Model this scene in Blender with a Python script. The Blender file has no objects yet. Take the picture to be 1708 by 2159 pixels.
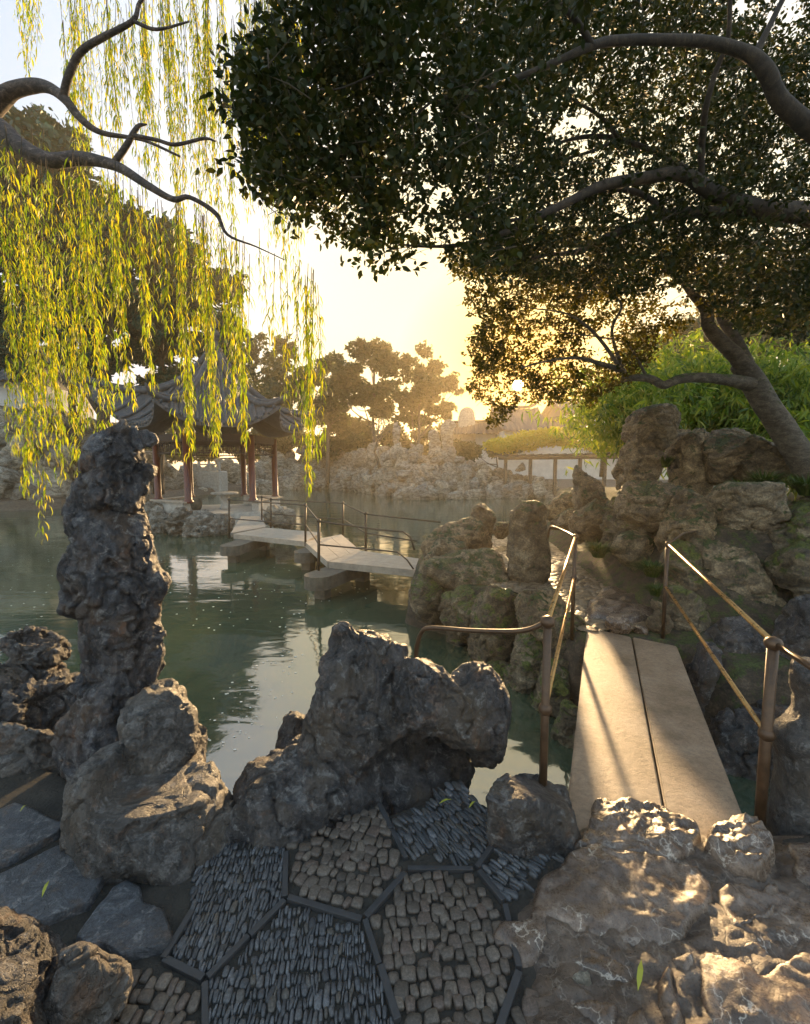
import bpy, bmesh, math, random
import numpy as np
from mathutils import Vector, Matrix
PI = math.pi
random.seed(7); RNG = np.random.default_rng(7)
S = bpy.context.scene
C = S.collection

# ------------------------------------------------------------------ camera
CAMZ = 1.65; FPX = 960.0; CX = 854.0; CY = 1079.5; PITCH = math.atan(90/960)
cam = bpy.data.cameras.new("camera"); camo = bpy.data.objects.new("camera", cam); C.objects.link(camo)
camo.location = (0, 0, CAMZ); camo.rotation_euler = (PI/2-PITCH, 0, 0)
cam.sensor_fit = 'VERTICAL'; cam.sensor_height = 36; cam.sensor_width = 36
cam.lens = 36*FPX/2159; cam.clip_start = 0.05; cam.clip_end = 2000
S.camera = camo
CP, SP = math.cos(PITCH), math.sin(PITCH)
def ray(px, py):
    u = (px-CX)/FPX; v = (CY-py)/FPX
    return np.array([u, CP+v*SP, -SP+v*CP])
def P(px, py, Y):                     # point on the sight line at distance Y ahead
    d = ray(px, py); k = Y/d[1]
    return np.array([d[0]*k, Y, CAMZ+d[2]*k])
def G(px, py, z=0.0):                 # point on the level z
    d = ray(px, py); k = (z-CAMZ)/d[2]
    return np.array([d[0]*k, d[1]*k, z])
WZ = -0.75                            # water level

# ------------------------------------------------------------------ light
SUN_PX = (1092, 812)
sd = ray(*SUN_PX); sd = sd/np.linalg.norm(sd)
SUN_EL = math.asin(sd[2]); SUN_AZ = math.atan2(sd[0], sd[1])   # azimuth clockwise from +Y
W = bpy.data.worlds.new("World"); S.world = W; W.use_nodes = True
nt = W.node_tree; nt.nodes.clear()
out = nt.nodes.new("ShaderNodeOutputWorld"); bg = nt.nodes.new("ShaderNodeBackground")
sky = nt.nodes.new("ShaderNodeTexSky"); sky.sky_type = 'NISHITA'; sky.sun_disc = False
sky.sun_elevation = SUN_EL; sky.sun_rotation = SUN_AZ
sky.air_density = 1.0; sky.dust_density = 2.2; sky.ozone_density = 1.2; sky.altitude = 10
STR = 0.12
bg.inputs[1].default_value = STR
# soft shoulder: sky colour capped by direction, to a warm cream round the sun
EXPO = 2.12
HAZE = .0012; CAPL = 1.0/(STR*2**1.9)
tc = nt.nodes.new("ShaderNodeTexCoord"); nv = nt.nodes.new("ShaderNodeVectorMath"); nv.operation = 'NORMALIZE'
nt.links.new(tc.outputs["Generated"], nv.inputs[0])
dp = nt.nodes.new("ShaderNodeVectorMath"); dp.operation = 'DOT_PRODUCT'; dp.inputs[1].default_value = tuple(float(a) for a in sd)
nt.links.new(nv.outputs[0], dp.inputs[0])
cr = nt.nodes.new("ShaderNodeValToRGB"); nt.links.new(dp.outputs["Value"], cr.inputs[0])
_st = [(.0, (1.5, 1.47, 1.46)), (.44, (1.5, 1.47, 1.46)), (.58, (.72, .79, .93)), (.80, (1.0, 1.0, 1.0)), (.90, (1.1, 1.06, .80)), (.965, (1.2, 1.07, .66)), (.988, (1.25, .92, .36)), (.9985, (1.5, .75, .12))]  # sky behind and overhead brightened as added fill for camera-facing surfaces
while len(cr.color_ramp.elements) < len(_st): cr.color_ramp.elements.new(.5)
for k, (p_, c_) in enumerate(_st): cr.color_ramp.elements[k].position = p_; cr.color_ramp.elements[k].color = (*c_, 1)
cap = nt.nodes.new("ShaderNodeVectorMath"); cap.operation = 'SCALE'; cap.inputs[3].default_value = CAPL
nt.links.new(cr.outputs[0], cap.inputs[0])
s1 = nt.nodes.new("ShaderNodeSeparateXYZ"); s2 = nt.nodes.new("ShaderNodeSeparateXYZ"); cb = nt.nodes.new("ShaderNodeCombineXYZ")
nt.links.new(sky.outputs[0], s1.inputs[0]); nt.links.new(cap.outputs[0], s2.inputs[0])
def _m(op, a, b=0.0):
    x = nt.nodes.new("ShaderNodeMath"); x.operation = op
    for i, v in enumerate((a, b)):
        if isinstance(v, (int, float)): x.inputs[i].default_value = v
        else: nt.links.new(v, x.inputs[i])
    return x.outputs[0]
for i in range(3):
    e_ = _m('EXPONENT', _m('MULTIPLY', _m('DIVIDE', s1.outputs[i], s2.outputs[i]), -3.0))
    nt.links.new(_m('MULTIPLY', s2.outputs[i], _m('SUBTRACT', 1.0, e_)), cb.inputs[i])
disc = _m('MULTIPLY', _m('GREATER_THAN', dp.outputs["Value"], math.cos(math.radians(.6))), CAPL*40)
dcol = nt.nodes.new("ShaderNodeVectorMath"); dcol.operation = 'SCALE'; dcol.inputs[0].default_value = (1.0, .8, .4); nt.links.new(disc, dcol.inputs[3])
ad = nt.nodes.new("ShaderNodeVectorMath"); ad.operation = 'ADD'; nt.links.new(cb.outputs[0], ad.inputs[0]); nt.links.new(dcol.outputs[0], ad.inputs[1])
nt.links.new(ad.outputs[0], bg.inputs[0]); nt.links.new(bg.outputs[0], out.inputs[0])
sl = bpy.data.lights.new("sun", 'SUN'); slo = bpy.data.objects.new("sun", sl); C.objects.link(slo)
sl.energy = 3.6; sl.angle = math.radians(1.5); sl.color = (1.0, 0.66, 0.32)
slo.rotation_euler = Vector((-sd[0], -sd[1], -sd[2])).to_track_quat('-Z', 'Y').to_euler()
slo.location = (6, 25, 8)
S.view_settings.view_transform = 'Standard'; S.view_settings.look = 'None'
S.view_settings.gamma = 1; S.view_settings.exposure = EXPO
S.render.engine = 'CYCLES'
cy = S.cycles
cy.max_bounces = 7; cy.diffuse_bounces = 3; cy.glossy_bounces = 3; cy.transmission_bounces = 4
cy.volume_bounces = 1; cy.transparent_max_bounces = 8; cy.sample_clamp_indirect = 6
cy.use_denoising = True; cy.use_adaptive_sampling = True; cy.adaptive_threshold = 0.02
cy.volume_max_steps = 64

# ------------------------------------------------------------------ numpy noise
def _hash(ix, iy, iz, seed):
    h = (ix.astype(np.int64)*374761393 + iy.astype(np.int64)*668265263 + iz.astype(np.int64)*2147483647 + seed*974634777) & 0xffffffff
    h = ((h ^ (h >> 13))*1274126177) & 0xffffffff
    h = ((h ^ (h >> 16))*2246822519) & 0xffffffff
    return (h ^ (h >> 15)) & 0xffffffff
_gr = np.random.default_rng(3).normal(size=(256, 3)); _gr /= np.linalg.norm(_gr, axis=1)[:, None]
def perlin(p, seed=0):
    i = np.floor(p).astype(np.int64); f = p-i
    u = f*f*f*(f*(f*6-15)+10)
    res = 0
    for dx in (0, 1):
        wx = u[:, 0] if dx else 1-u[:, 0]
        for dy in (0, 1):
            wy = u[:, 1] if dy else 1-u[:, 1]
            for dz in (0, 1):
                wz = u[:, 2] if dz else 1-u[:, 2]
                g = _gr[_hash(i[:, 0]+dx, i[:, 1]+dy, i[:, 2]+dz, seed) & 255]
                res = res + wx*wy*wz*(g[:, 0]*(f[:, 0]-dx)+g[:, 1]*(f[:, 1]-dy)+g[:, 2]*(f[:, 2]-dz))
    return res*1.5
def fbm(p, octv=4, gain=.5, lac=2.03, seed=0, ridged=False):
    a = 1; s = 0; t = 0
    for k in range(octv):
        n = perlin(p, seed+k*17)
        if ridged: n = 1-2*np.abs(n)
        s = s+a*n; t += a; a *= gain; p = p*lac+13.7
    return s/t
def worley(p, seed=0):
    i = np.floor(p).astype(np.int64); f = p-i
    d1 = np.full(len(p), 9.); d2 = np.full(len(p), 9.)
    for dx in (-1, 0, 1):
        for dy in (-1, 0, 1):
            for dz in (-1, 0, 1):
                h = _hash(i[:, 0]+dx, i[:, 1]+dy, i[:, 2]+dz, seed)
                o = np.stack([(h & 1023)/1023., ((h >> 10) & 1023)/1023., ((h >> 20) & 1023)/1023.], 1)
                v = o+np.array([dx, dy, dz])-f
                d = np.sqrt((v*v).sum(1))
                m = d < d1
                d2 = np.where(m, d1, np.minimum(d2, d)); d1 = np.where(m, d, d1)
    return d1, d2
def sstep(a, b, x):
    t = np.clip((x-a)/(b-a), 0, 1); return t*t*(3-2*t)

# ------------------------------------------------------------------ object helpers
def tag(o, label=None, cat=None, group=None, kind=None):
    if label: o["label"] = label
    if cat: o["category"] = cat
    if group: o["group"] = group
    if kind: o["kind"] = kind
    return o
def link(name, me, mat=None, parent=None, smooth=True):
    o = bpy.data.objects.new(name, me); C.objects.link(o)
    if mat is not None and len(me.materials) == 0: me.materials.append(mat)
    if smooth and len(me.polygons): me.polygons.foreach_set("use_smooth", np.ones(len(me.polygons), dtype=bool))
    if parent is not None:
        o.parent = parent
        o.location = tuple(-Vector(parent.location)) if parent.type == 'EMPTY' and tuple(parent.rotation_euler) == (0, 0, 0) and parent.parent is None else (0, 0, 0)
    return o
def empty(name, loc=(0, 0, 0)):
    o = bpy.data.objects.new(name, None); C.objects.link(o); o.location = tuple(float(v) for v in loc); o.empty_display_size = .2
    return o
def mk(verts, faces, name="m"):
    me = bpy.data.meshes.new(name); me.from_pydata([tuple(map(float, v)) for v in verts], [], faces); me.update(); return me
def fastmesh(V, loops, starts, totals, name="m"):
    me = bpy.data.meshes.new(name)
    me.vertices.add(len(V)); me.vertices.foreach_set("co", np.asarray(V, dtype=np.float32).ravel())
    me.loops.add(len(loops)); me.loops.foreach_set("vertex_index", np.asarray(loops, dtype=np.int32))
    me.polygons.add(len(starts)); me.polygons.foreach_set("loop_start", np.asarray(starts, dtype=np.int32))
    me.polygons.foreach_set("loop_total", np.asarray(totals, dtype=np.int32))
    me.update(calc_edges=True); return me
def quads(V, Q, name="m"):
    Q = np.asarray(Q); n = len(Q); k = Q.shape[1]
    return fastmesh(V, Q.ravel(), np.arange(n)*k, np.full(n, k), name)
class MB:                                            # collects simple solids for one mesh
    def __init__(s): s.v = []; s.f = []
    def add(s, v, f):
        b = len(s.v); s.v += [tuple(map(float, a)) for a in v]; s.f += [tuple(b+i for i in q) for q in f]
    def box(s, c, size, rz=0, axes=None):
        hx, hy, hz = [a/2 for a in size]
        c = np.array(c, float)
        if axes is None:
            axes = (np.array([math.cos(rz), math.sin(rz), 0]), np.array([-math.sin(rz), math.cos(rz), 0]), np.array([0, 0, 1.]))
        b = min(hx, hy, hz)*.12
        v = []; f = []
        bmx = bmesh.new(); bmesh.ops.create_cube(bmx, size=2)
        for q in bmx.verts: q.co = Vector((q.co.x*hx, q.co.y*hy, q.co.z*hz))
        bmesh.ops.bevel(bmx, geom=bmx.edges[:], offset=b, segments=1, affect='EDGES')
        bmx.verts.index_update()
        v = [c+axes[0]*q.co.x+axes[1]*q.co.y+axes[2]*q.co.z for q in bmx.verts]
        f = [[a.index for a in p.verts] for p in bmx.faces]; bmx.free()
        s.add(v, f)
    def tube(s, pts, rad, n=10, cap=True, jit=0, seed=0):
        pts = [np.array(p, float) for p in pts]
        rad = [rad]*len(pts) if not hasattr(rad, '__len__') else list(rad)
        v = []; f = []; up = None
        for i, p in enumerate(pts):
            d = pts[min(i+1, len(pts)-1)]-pts[max(i-1, 0)]; d = d/(np.linalg.norm(d)+1e-9)
            if up is None:
                up = np.array([0, 0, 1.]) if abs(d[2]) < .9 else np.array([1., 0, 0])
            a = np.cross(d, up); a /= np.linalg.norm(a)+1e-9; b = np.cross(a, d); up = b
            for k in range(n):
                t = 2*PI*k/n
                v.append(p+(a*math.cos(t)+b*math.sin(t))*rad[i])
        if jit:
            va = np.array(v); c = np.repeat(np.array(pts), n, axis=0); rr = np.repeat(np.array(rad), n)
            nn = fbm(va*3.0/jit**.0, 3, seed=seed)+.5*fbm(va*14, 2, seed=seed+5)
            va = c+(va-c)*(1+jit*nn)[:, None]
            v = list(va)
        for i in range(len(pts)-1):
            for k in range(n):
                f.append((i*n+k, i*n+(k+1) % n, (i+1)*n+(k+1) % n, (i+1)*n+k))
        if cap:
            f.append(tuple(range(n-1, -1, -1))); f.append(tuple((len(pts)-1)*n+k for k in range(n)))
        s.add(v, f)
    def lathe(s, c, prof, n=24):
        c = np.array(c, float); v = []; f = []
        for r, z in prof:
            for k in range(n):
                v.append(c+np.array([r*math.cos(2*PI*k/n), r*math.sin(2*PI*k/n), z]))
        for i in range(len(prof)-1):
            for k in range(n):
                f.append((i*n+k, i*n+(k+1) % n, (i+1)*n+(k+1) % n, (i+1)*n+k))
        f.append(tuple(range(n-1, -1, -1))); f.append(tuple((len(prof)-1)*n+k for k in range(n)))
        s.add(v, f)
    def sphere(s, c, r, n=14):
        s.lathe(c, [(max(r*math.sin(PI*i/10), r*.02), -r*math.cos(PI*i/10)) for i in range(11)], n)
    def prism(s, poly, z0, z1):                      # poly: list of xy
        n = len(poly)
        ar = sum(poly[i][0]*poly[(i+1) % n][1]-poly[(i+1) % n][0]*poly[i][1] for i in range(n))
        if ar < 0: poly = poly[::-1]
        v = [(p[0], p[1], z0) for p in poly]+[(p[0], p[1], z1) for p in poly]
        f = [tuple(range(n-1, -1, -1)), tuple(range(n, 2*n))]+[(i, (i+1) % n, n+(i+1) % n, n+i) for i in range(n)]
        s.add(v, f)
    def mesh(s, name="m"): return mk(s.v, s.f, name)
    def build(s, name, mat, parent=None, smooth=False): return link(name, s.mesh(name), mat, parent, smooth)
def crom(pts, n=6):                                   # Catmull-Rom through points (any dimension)
    pts = [np.array(p, float) for p in pts]; pts = [2*pts[0]-pts[1]]+pts+[2*pts[-1]-pts[-2]]; o = []
    for i in range(1, len(pts)-2):
        a, b, c, d = pts[i-1:i+3]
        for k in range(n):
            t = k/n
            o.append(.5*((2*b)+(-a+c)*t+(2*a-5*b+4*c-d)*t*t+(-a+3*b-3*c+d)*t**3))
    o.append(pts[-2]); return o

# ------------------------------------------------------------------ materials
def newmat(name):
    m = bpy.data.materials.new(name); m.use_nodes = True; n = m.node_tree; n.nodes.clear()
    o = n.nodes.new("ShaderNodeOutputMaterial"); b = n.nodes.new("ShaderNodeBsdfPrincipled")
    n.links.new(b.outputs[0], o.inputs[0]); return m, n, b, o
def N(n, t, **kw):
    x = n.nodes.new(t)
    for k, v in kw.items(): setattr(x, k, v)
    return x
def noise(n, vec, scale, detail=6, rough=.6, dist=0):
    x = n.nodes.new("ShaderNodeTexNoise"); x.inputs["Scale"].default_value = scale; x.inputs["Detail"].default_value = detail
    x.inputs["Roughness"].default_value = rough; x.inputs["Distortion"].default_value = dist
    if vec is not None: n.links.new(vec, x.inputs["Vector"])
    return x.outputs[0]
def ramp(n, fac, stops):
    r = n.nodes.new("ShaderNodeValToRGB"); n.links.new(fac, r.inputs[0]); e = r.color_ramp.elements
    while len(e) < len(stops): e.new(.5)
    for k, (p, c) in enumerate(stops): e[k].position = p; e[k].color = (*c, 1) if len(c) == 3 else c
    return r.outputs[0]
def mix(n, fac, a, b, mode='MIX'):
    x = n.nodes.new("ShaderNodeMix"); x.data_type = 'RGBA'; x.blend_type = mode
    for inp, v in ((x.inputs[0], fac), (x.inputs[6], a), (x.inputs[7], b)):
        if isinstance(v, (int, float)): inp.default_value = v
        elif isinstance(v, tuple): inp.default_value = (*v, 1)
        else: n.links.new(v, inp)
    return x.outputs[2]
def mth(n, op, a, b=0.0):
    x = n.nodes.new("ShaderNodeMath"); x.operation = op
    for i, v in enumerate((a, b)):
        if isinstance(v, (int, float)): x.inputs[i].default_value = v
        else: n.links.new(v, x.inputs[i])
    return x.outputs[0]
def bump(n, b, h, strength=.5, dist=.02, prev=None):
    x = n.nodes.new("ShaderNodeBump"); x.inputs["Strength"].default_value = strength; x.inputs["Distance"].default_value = dist
    n.links.new(h, x.inputs["Height"])
    if prev is not None: n.links.new(prev, x.inputs["Normal"])
    n.links.new(x.outputs[0], b.inputs["Normal"]); return x.outputs[0]
def pos(n, scale=(1, 1, 1), obj=False):
    if obj:
        t = n.nodes.new("ShaderNodeTexCoord"); s_ = t.outputs["Object"]
    else:
        t = n.nodes.new("ShaderNodeNewGeometry"); s_ = t.outputs["Position"]
    m = n.nodes.new("ShaderNodeMapping"); m.inputs["Scale"].default_value = scale; n.links.new(s_, m.inputs[0]); return m.outputs[0]
def rockmat(name, cols, scale=1.0, rough=.6, moss=0.0, mosscol=(.045, .06, .012), vein=0.0, veincol=(.5, .47, .42), bstr=.6, bdist=.02, obj=False, tan=None, spec=.5, strat=2.2, vary=False, spk=.75, lichen=0.0):
    m, n, b, o = newmat(name)
    v = pos(n, obj=obj); vs = pos(n, (1, 1, strat), obj=obj)
    n1 = noise(n, vs, 3.0*scale, 11, .72, .6)
    c = ramp(n, n1, [(.3, cols[0]), (.45, cols[1]), (.57, cols[2]), (.72, cols[3])])
    n2 = noise(n, v, 38*scale, 6, .7)
    c = mix(n, spk, c, ramp(n, n2, [(.3, (.22, .22, .22)), (.5, (.9, .9, .9)), (.72, (2.1, 2.05, 1.95))]), 'MULTIPLY')
    if tan:
        n4 = noise(n, v, 1.7*scale, 5, .6, .4)
        c = mix(n, ramp(n, n4, [(.48, (0, 0, 0)), (.66, (.8, .8, .8))]), c, tan)
    if lichen > 0:
        n5 = noise(n, v, 7*scale, 9, .75, .8)
        c = mix(n, mth(n, 'MULTIPLY', ramp(n, n5, [(.54, (0, 0, 0)), (.6, (1, 1, 1))]), lichen), c, ramp(n, n2, [(.3, (.10, .10, .105)), (.55, (.27, .265, .26)), (.75, (.45, .44, .42))]))
        n6 = noise(n, v, 2.6*scale, 7, .7, .5)
        c = mix(n, mth(n, 'MULTIPLY', ramp(n, n6, [(.56, (0, 0, 0)), (.64, (1, 1, 1))]), .7), c, mix(n, 1.0, c, (1.5, .95, .62), 'MULTIPLY'))
    oi = N(n, "ShaderNodeObjectInfo")
    c = mix(n, 1.0, c, ramp(n, oi.outputs["Random"], [(0, (.72, .70, .68)), (.35, (1.1, 1.02, .9)), (.7, (.9, .92, .95)), (1, (1.35, 1.28, 1.15))]), 'MULTIPLY') if vary else c
    hh = mth(n, 'ADD', mth(n, 'MULTIPLY', n1, 1.2), mth(n, 'MULTIPLY', n2, .35))
    # cracks
    vo = N(n, "ShaderNodeTexVoronoi", feature='DISTANCE_TO_EDGE'); vo.inputs["Scale"].default_value = 4.5*scale
    warp = N(n, "ShaderNodeVectorMath", operation='ADD'); ns = N(n, "ShaderNodeTexNoise"); ns.inputs["Scale"].default_value = 5*scale; ns.inputs["Detail"].default_value = 5
    n.links.new(v, ns.inputs[0]); sc = N(n, "ShaderNodeVectorMath", operation='SCALE'); sc.inputs[3].default_value = .45/scale
    n.links.new(ns.outputs[1], sc.inputs[0]); n.links.new(vs, warp.inputs[0]); n.links.new(sc.outputs[0], warp.inputs[1]); n.links.new(warp.outputs[0], vo.inputs[0])
    if vein > 0:
        vf = ramp(n, vo.outputs[0], [(.0, (1, 1, 1)), (.012, (.75, .75, .75)), (.03, (0, 0, 0))])
        vm = ramp(n, noise(n, v, 2.3*scale, 3), [(.42, (0, 0, 0)), (.6, (1, 1, 1))])
        c = mix(n, mth(n, 'MULTIPLY', mth(n, 'MULTIPLY', vf, vm), vein), c, veincol)
    else:
        cf = ramp(n, vo.outputs[0], [(.0, (.0, .0, .0)), (.03, (1, 1, 1))])
        hh = mth(n, 'ADD', hh, mth(n, 'MULTIPLY', cf, .22))
    if moss > 0:
        g = N(n, "ShaderNodeNewGeometry"); sx = N(n, "ShaderNodeSeparateXYZ"); n.links.new(g.outputs["Normal"], sx.inputs[0])
        mm = mth(n, 'ADD', mth(n, 'MULTIPLY', sx.outputs[2], .22), noise(n, v, 4.2*scale, 6, .7))
        mf = ramp(n, mm, [(.66-.22*moss, (0, 0, 0)), (.74-.2*moss, (1, 1, 1))])
        mc = ramp(n, noise(n, v, 30*scale, 4), [(.35, tuple(.45*a for a in mosscol)), (.65, tuple(1.7*a for a in mosscol))])
        c = mix(n, mf, c, mc)
        hh = mth(n, 'ADD', hh, mth(n, 'MULTIPLY', mf, .12))
    n.links.new(c, b.inputs["Base Color"])
    n3 = noise(n, v, 120*scale, 4, .7)
    bp = bump(n, b, hh, bstr, bdist/scale*1.6)
    bump(n, b, n3, bstr*.7, .010/scale, bp)
    n.links.new(ramp(n, n2, [(.3, (rough-.12,)*3), (.7, (rough+.12,)*3)]), b.inputs["Roughness"])
    b.inputs["Specular IOR Level"].default_value = spec
    return m
def leafmat(name, cols, trans=.5, rough=.45, spec=.4):
    m, n, b, o = newmat(name)
    g = N(n, "ShaderNodeNewGeometry")
    c = ramp(n, g.outputs["Random Per Island"], [(i/(len(cols)-1), cc) for i, cc in enumerate(cols)])
    n.links.new(c, b.inputs["Base Color"]); b.inputs["Roughness"].default_value = rough; b.inputs["Specular IOR Level"].default_value = spec
    t = N(n, "ShaderNodeBsdfTranslucent"); n.links.new(mix(n, 1.0, c, (1.5, 1.45, .7), 'MULTIPLY'), t.inputs[0])
    ms = N(n, "ShaderNodeMixShader"); ms.inputs[0].default_value = trans
    n.links.new(b.outputs[0], ms.inputs[1]); n.links.new(t.outputs[0], ms.inputs[2]); n.links.new(ms.outputs[0], o.inputs[0])
    return m
def plain(name, col, rough=.5, metal=0, var=.3, scale=12, bstr=.25, bdist=.01, obj=False, vs=(1, 1, 1)):
    m, n, b, o = newmat(name); v = pos(n, vs, obj=obj)
    f = noise(n, v, scale, 7, .65)
    c = mix(n, 1.0, col, ramp(n, f, [(.3, (1-var,)*3), (.7, (1+var,)*3)]), 'MULTIPLY')
    n.links.new(c, b.inputs["Base Color"]); b.inputs["Metallic"].default_value = metal
    n.links.new(ramp(n, f, [(.3, (max(rough-.1, .03),)*3), (.7, (min(rough+.15, 1),)*3)]), b.inputs["Roughness"])
    bump(n, b, noise(n, v, scale*5, 5, .7), bstr, bdist); return m
M = {}
M['rock_dark'] = rockmat('weathered dark limestone', [(.014, .014, .015), (.045, .044, .047), (.095, .09, .092), (.26, .25, .25)], 2.2, .48, bstr=1.0, bdist=.08, lichen=.7, tan=(.11, .085, .06), strat=.45)
M['rock_pillar'] = rockmat('craggy dark limestone', [(.013, .013, .016), (.045, .047, .056), (.1, .102, .115), (.28, .28, .3)], 3.0, .48, bstr=1.0, bdist=.1, lichen=.75, tan=(.12, .08, .052), strat=.35)
M['rock_smooth'] = rockmat('worn grey boulder', [(.022, .021, .021), (.055, .053, .052), (.09, .085, .082), (.2, .185, .17)], 2.0, .45, bstr=.9, bdist=.05, lichen=.45, tan=(.11, .088, .066), strat=.8)
M['rock_polished'] = rockmat('polished veined limestone', [(.03, .02, .014), (.08, .054, .038), (.14, .098, .07), (.29, .22, .17)], 2.4, .3, spk=.28, vein=.7, veincol=(.55, .48, .4), bstr=.4, bdist=.02, strat=1.0, spec=.6)
M['rock_warm'] = rockmat('warm brown garden rock', [(.045, .032, .02), (.15, .112, .068), (.31, .24, .15), (.52, .43, .29)], 1.3, .6, moss=.12, bstr=.9, bdist=.06, strat=1.5, vary=True)
M['rock_moss'] = rockmat('mossy bank rock', [(.025, .019, .012), (.09, .07, .043), (.2, .158, .1), (.4, .33, .22)], 1.3, .65, vary=True, moss=.28, bstr=.9, bdist=.04, mosscol=(.075, .09, .012))
M['rock_far'] = rockmat('pale lake limestone', [(.06, .05, .035), (.26, .23, .18), (.5, .46, .39), (.72, .68, .6)], .7, .7, moss=.0, vary=True, bstr=1.0, bdist=.12, obj=True)
M['slate'] = rockmat('blue grey slate flagstone', [(.02, .023, .028), (.042, .047, .055), (.06, .066, .077), (.13, .14, .155)], 3.0, .42, lichen=.4, bstr=.9, bdist=.02)
M['pebble'] = None
def pebblemat(name, cols, rough=.45):
    m, n, b, o = newmat(name); g = N(n, "ShaderNodeNewGeometry"); v = pos(n)
    c = ramp(n, g.outputs["Random Per Island"], [(i/(len(cols)-1), cc) for i, cc in enumerate(cols)])
    f = noise(n, v, 130, 6, .75)
    c = mix(n, .8, c, ramp(n, f, [(.32, (.3,)*3), (.5, (.9,)*3), (.68, (2.0,)*3)]), 'MULTIPLY')
    n.links.new(c, b.inputs["Base Color"]); b.inputs["Roughness"].default_value = rough
    bump(n, b, f, .6, .004); return m
M['pebble'] = pebblemat('set slate pebbles', [(.028, .03, .034), (.056, .06, .067), (.04, .043, .048), (.1, .105, .115), (.05, .053, .058), (.075, .077, .082), (.06, .054, .046)])
M['cobble'] = pebblemat('granite cobbles', [(.052, .043, .035), (.085, .069, .055), (.064, .051, .041), (.115, .094, .075), (.075, .061, .049), (.085, .062, .05)], .5)
M['tile_edge'] = plain('dark tile edging', (.028, .029, .032), .6, scale=20)
M['soil'] = plain('dark mortar and soil', (.03, .027, .022), .9, var=.6, scale=9, bstr=.9, bdist=.02)
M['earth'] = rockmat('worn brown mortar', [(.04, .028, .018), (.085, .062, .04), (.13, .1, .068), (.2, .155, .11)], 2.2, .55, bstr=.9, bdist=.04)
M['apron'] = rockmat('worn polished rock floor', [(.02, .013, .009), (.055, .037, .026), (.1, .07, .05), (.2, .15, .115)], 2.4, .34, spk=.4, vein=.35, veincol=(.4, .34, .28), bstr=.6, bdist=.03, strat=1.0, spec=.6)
M['bank'] = rockmat('dark brown bank earth', [(.02, .015, .01), (.05, .037, .024), (.09, .068, .045), (.15, .115, .08)], 1.6, .8, moss=.05, bstr=.9, bdist=.05)  # dark brown earth with a trace of moss
M['plank'] = None
m, n, b, o = newmat('worn granite plank'); v = pos(n)
f1 = noise(n, v, 260, 3, .8); f2 = noise(n, v, 2.2, 8, .7); f3 = noise(n, v, 26, 6, .7)
c = ramp(n, f2, [(.35, (.13, .088, .054)), (.5, (.215, .15, .1)), (.66, (.29, .215, .15))])
c = mix(n, .8, c, ramp(n, f1, [(.3, (.5,)*3), (.5, (1.,)*3), (.7, (1.45,)*3)]), 'MULTIPLY')
c = mix(n, .5, c, ramp(n, f3, [(.3, (.35,)*3), (.55, (1.15,)*3)]), 'MULTIPLY')
n.links.new(c, b.inputs["Base Color"]); b.inputs["Roughness"].default_value = .5
bp = bump(n, b, f1, .5, .004); bump(n, b, f3, .3, .01, bp); M['plank'] = m
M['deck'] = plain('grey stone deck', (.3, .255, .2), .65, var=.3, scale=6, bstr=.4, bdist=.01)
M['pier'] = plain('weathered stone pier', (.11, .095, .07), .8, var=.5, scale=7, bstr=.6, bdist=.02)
M['iron'] = plain('brown painted iron', (.075, .042, .022), .38, .35, var=.35, scale=25, bstr=.2, bdist=.003)
M['iron_worn'] = plain('hand polished brass brown rail', (.36, .2, .07), .3, .75, var=.3, scale=20, bstr=.15, bdist=.003)
M['iron_far'] = plain('dark iron rail', (.06, .045, .03), .5, .3)
M['bark'] = rockmat('dark ridged bark', [(.012, .009, .006), (.028, .02, .013), (.05, .036, .024), (.09, .068, .046)], 5.0, .85, bstr=.8, bdist=.03, strat=.6)
M['bark_pale'] = rockmat('grey brown bark', [(.04, .032, .024), (.085, .068, .05), (.14, .115, .085), (.22, .185, .14)], 3.0, .85, bstr=.8, bdist=.03, moss=.15)
M['bark_willow'] = rockmat('willow bark', [(.015, .011, .009), (.04, .029, .024), (.09, .066, .054), (.26, .2, .16)], 6.0, .8, bstr=.8, bdist=.02)
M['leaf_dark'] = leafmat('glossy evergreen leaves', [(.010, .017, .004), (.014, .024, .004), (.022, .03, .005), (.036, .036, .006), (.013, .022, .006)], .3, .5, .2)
M['leaf_low'] = leafmat('small backlit evergreen leaves', [(.035, .04, .008), (.065, .056, .009), (.11, .08, .012)], .5, .5, .25)  # orange of the sun's glow put into the leaf colour
M['leaf_willow'] = leafmat('willow leaves', [(.12, .2, .015), (.2, .28, .018), (.38, .38, .015), (.15, .24, .02), (.5, .4, .02), (.1, .16, .02)], .58, .5)
M['leaf_bg'] = leafmat('dull background foliage', [(.045, .06, .03), (.06, .08, .035), (.08, .095, .04), (.05, .065, .04)], .35, .6)
M['leaf_bgdark'] = leafmat('deep green background foliage', [(.016, .05, .034), (.024, .07, .042), (.036, .085, .045)], .1, .6)
M['leaf_bamboo'] = leafmat('bamboo leaves', [(.05, .1, .015), (.12, .19, .02), (.2, .26, .03), (.3, .32, .04)], .45, .5)
M['leaf_yellow'] = leafmat('yellow vine leaves', [(.42, .36, .03), (.5, .4, .03), (.36, .36, .05)], .5, .5)
M['leaf_grass'] = leafmat('grass blades', [(.03, .06, .012), (.05, .09, .018), (.075, .12, .022)], .35, .5)
M['twig'] = plain('thin twigs', (.06, .045, .025), .8)
M['lacquer'] = plain('aged red lacquer', (.085, .018, .01), .4, var=.5, scale=7, vs=(1, 1, .3), bstr=.3)
M['wood_dark'] = plain('dark painted timber', (.035, .018, .012), .6, var=.4)
M['rooftile'] = plain('grey clay roof tile', (.065, .064, .066), .75, var=.5, scale=5, bstr=.6, bdist=.02)
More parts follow.
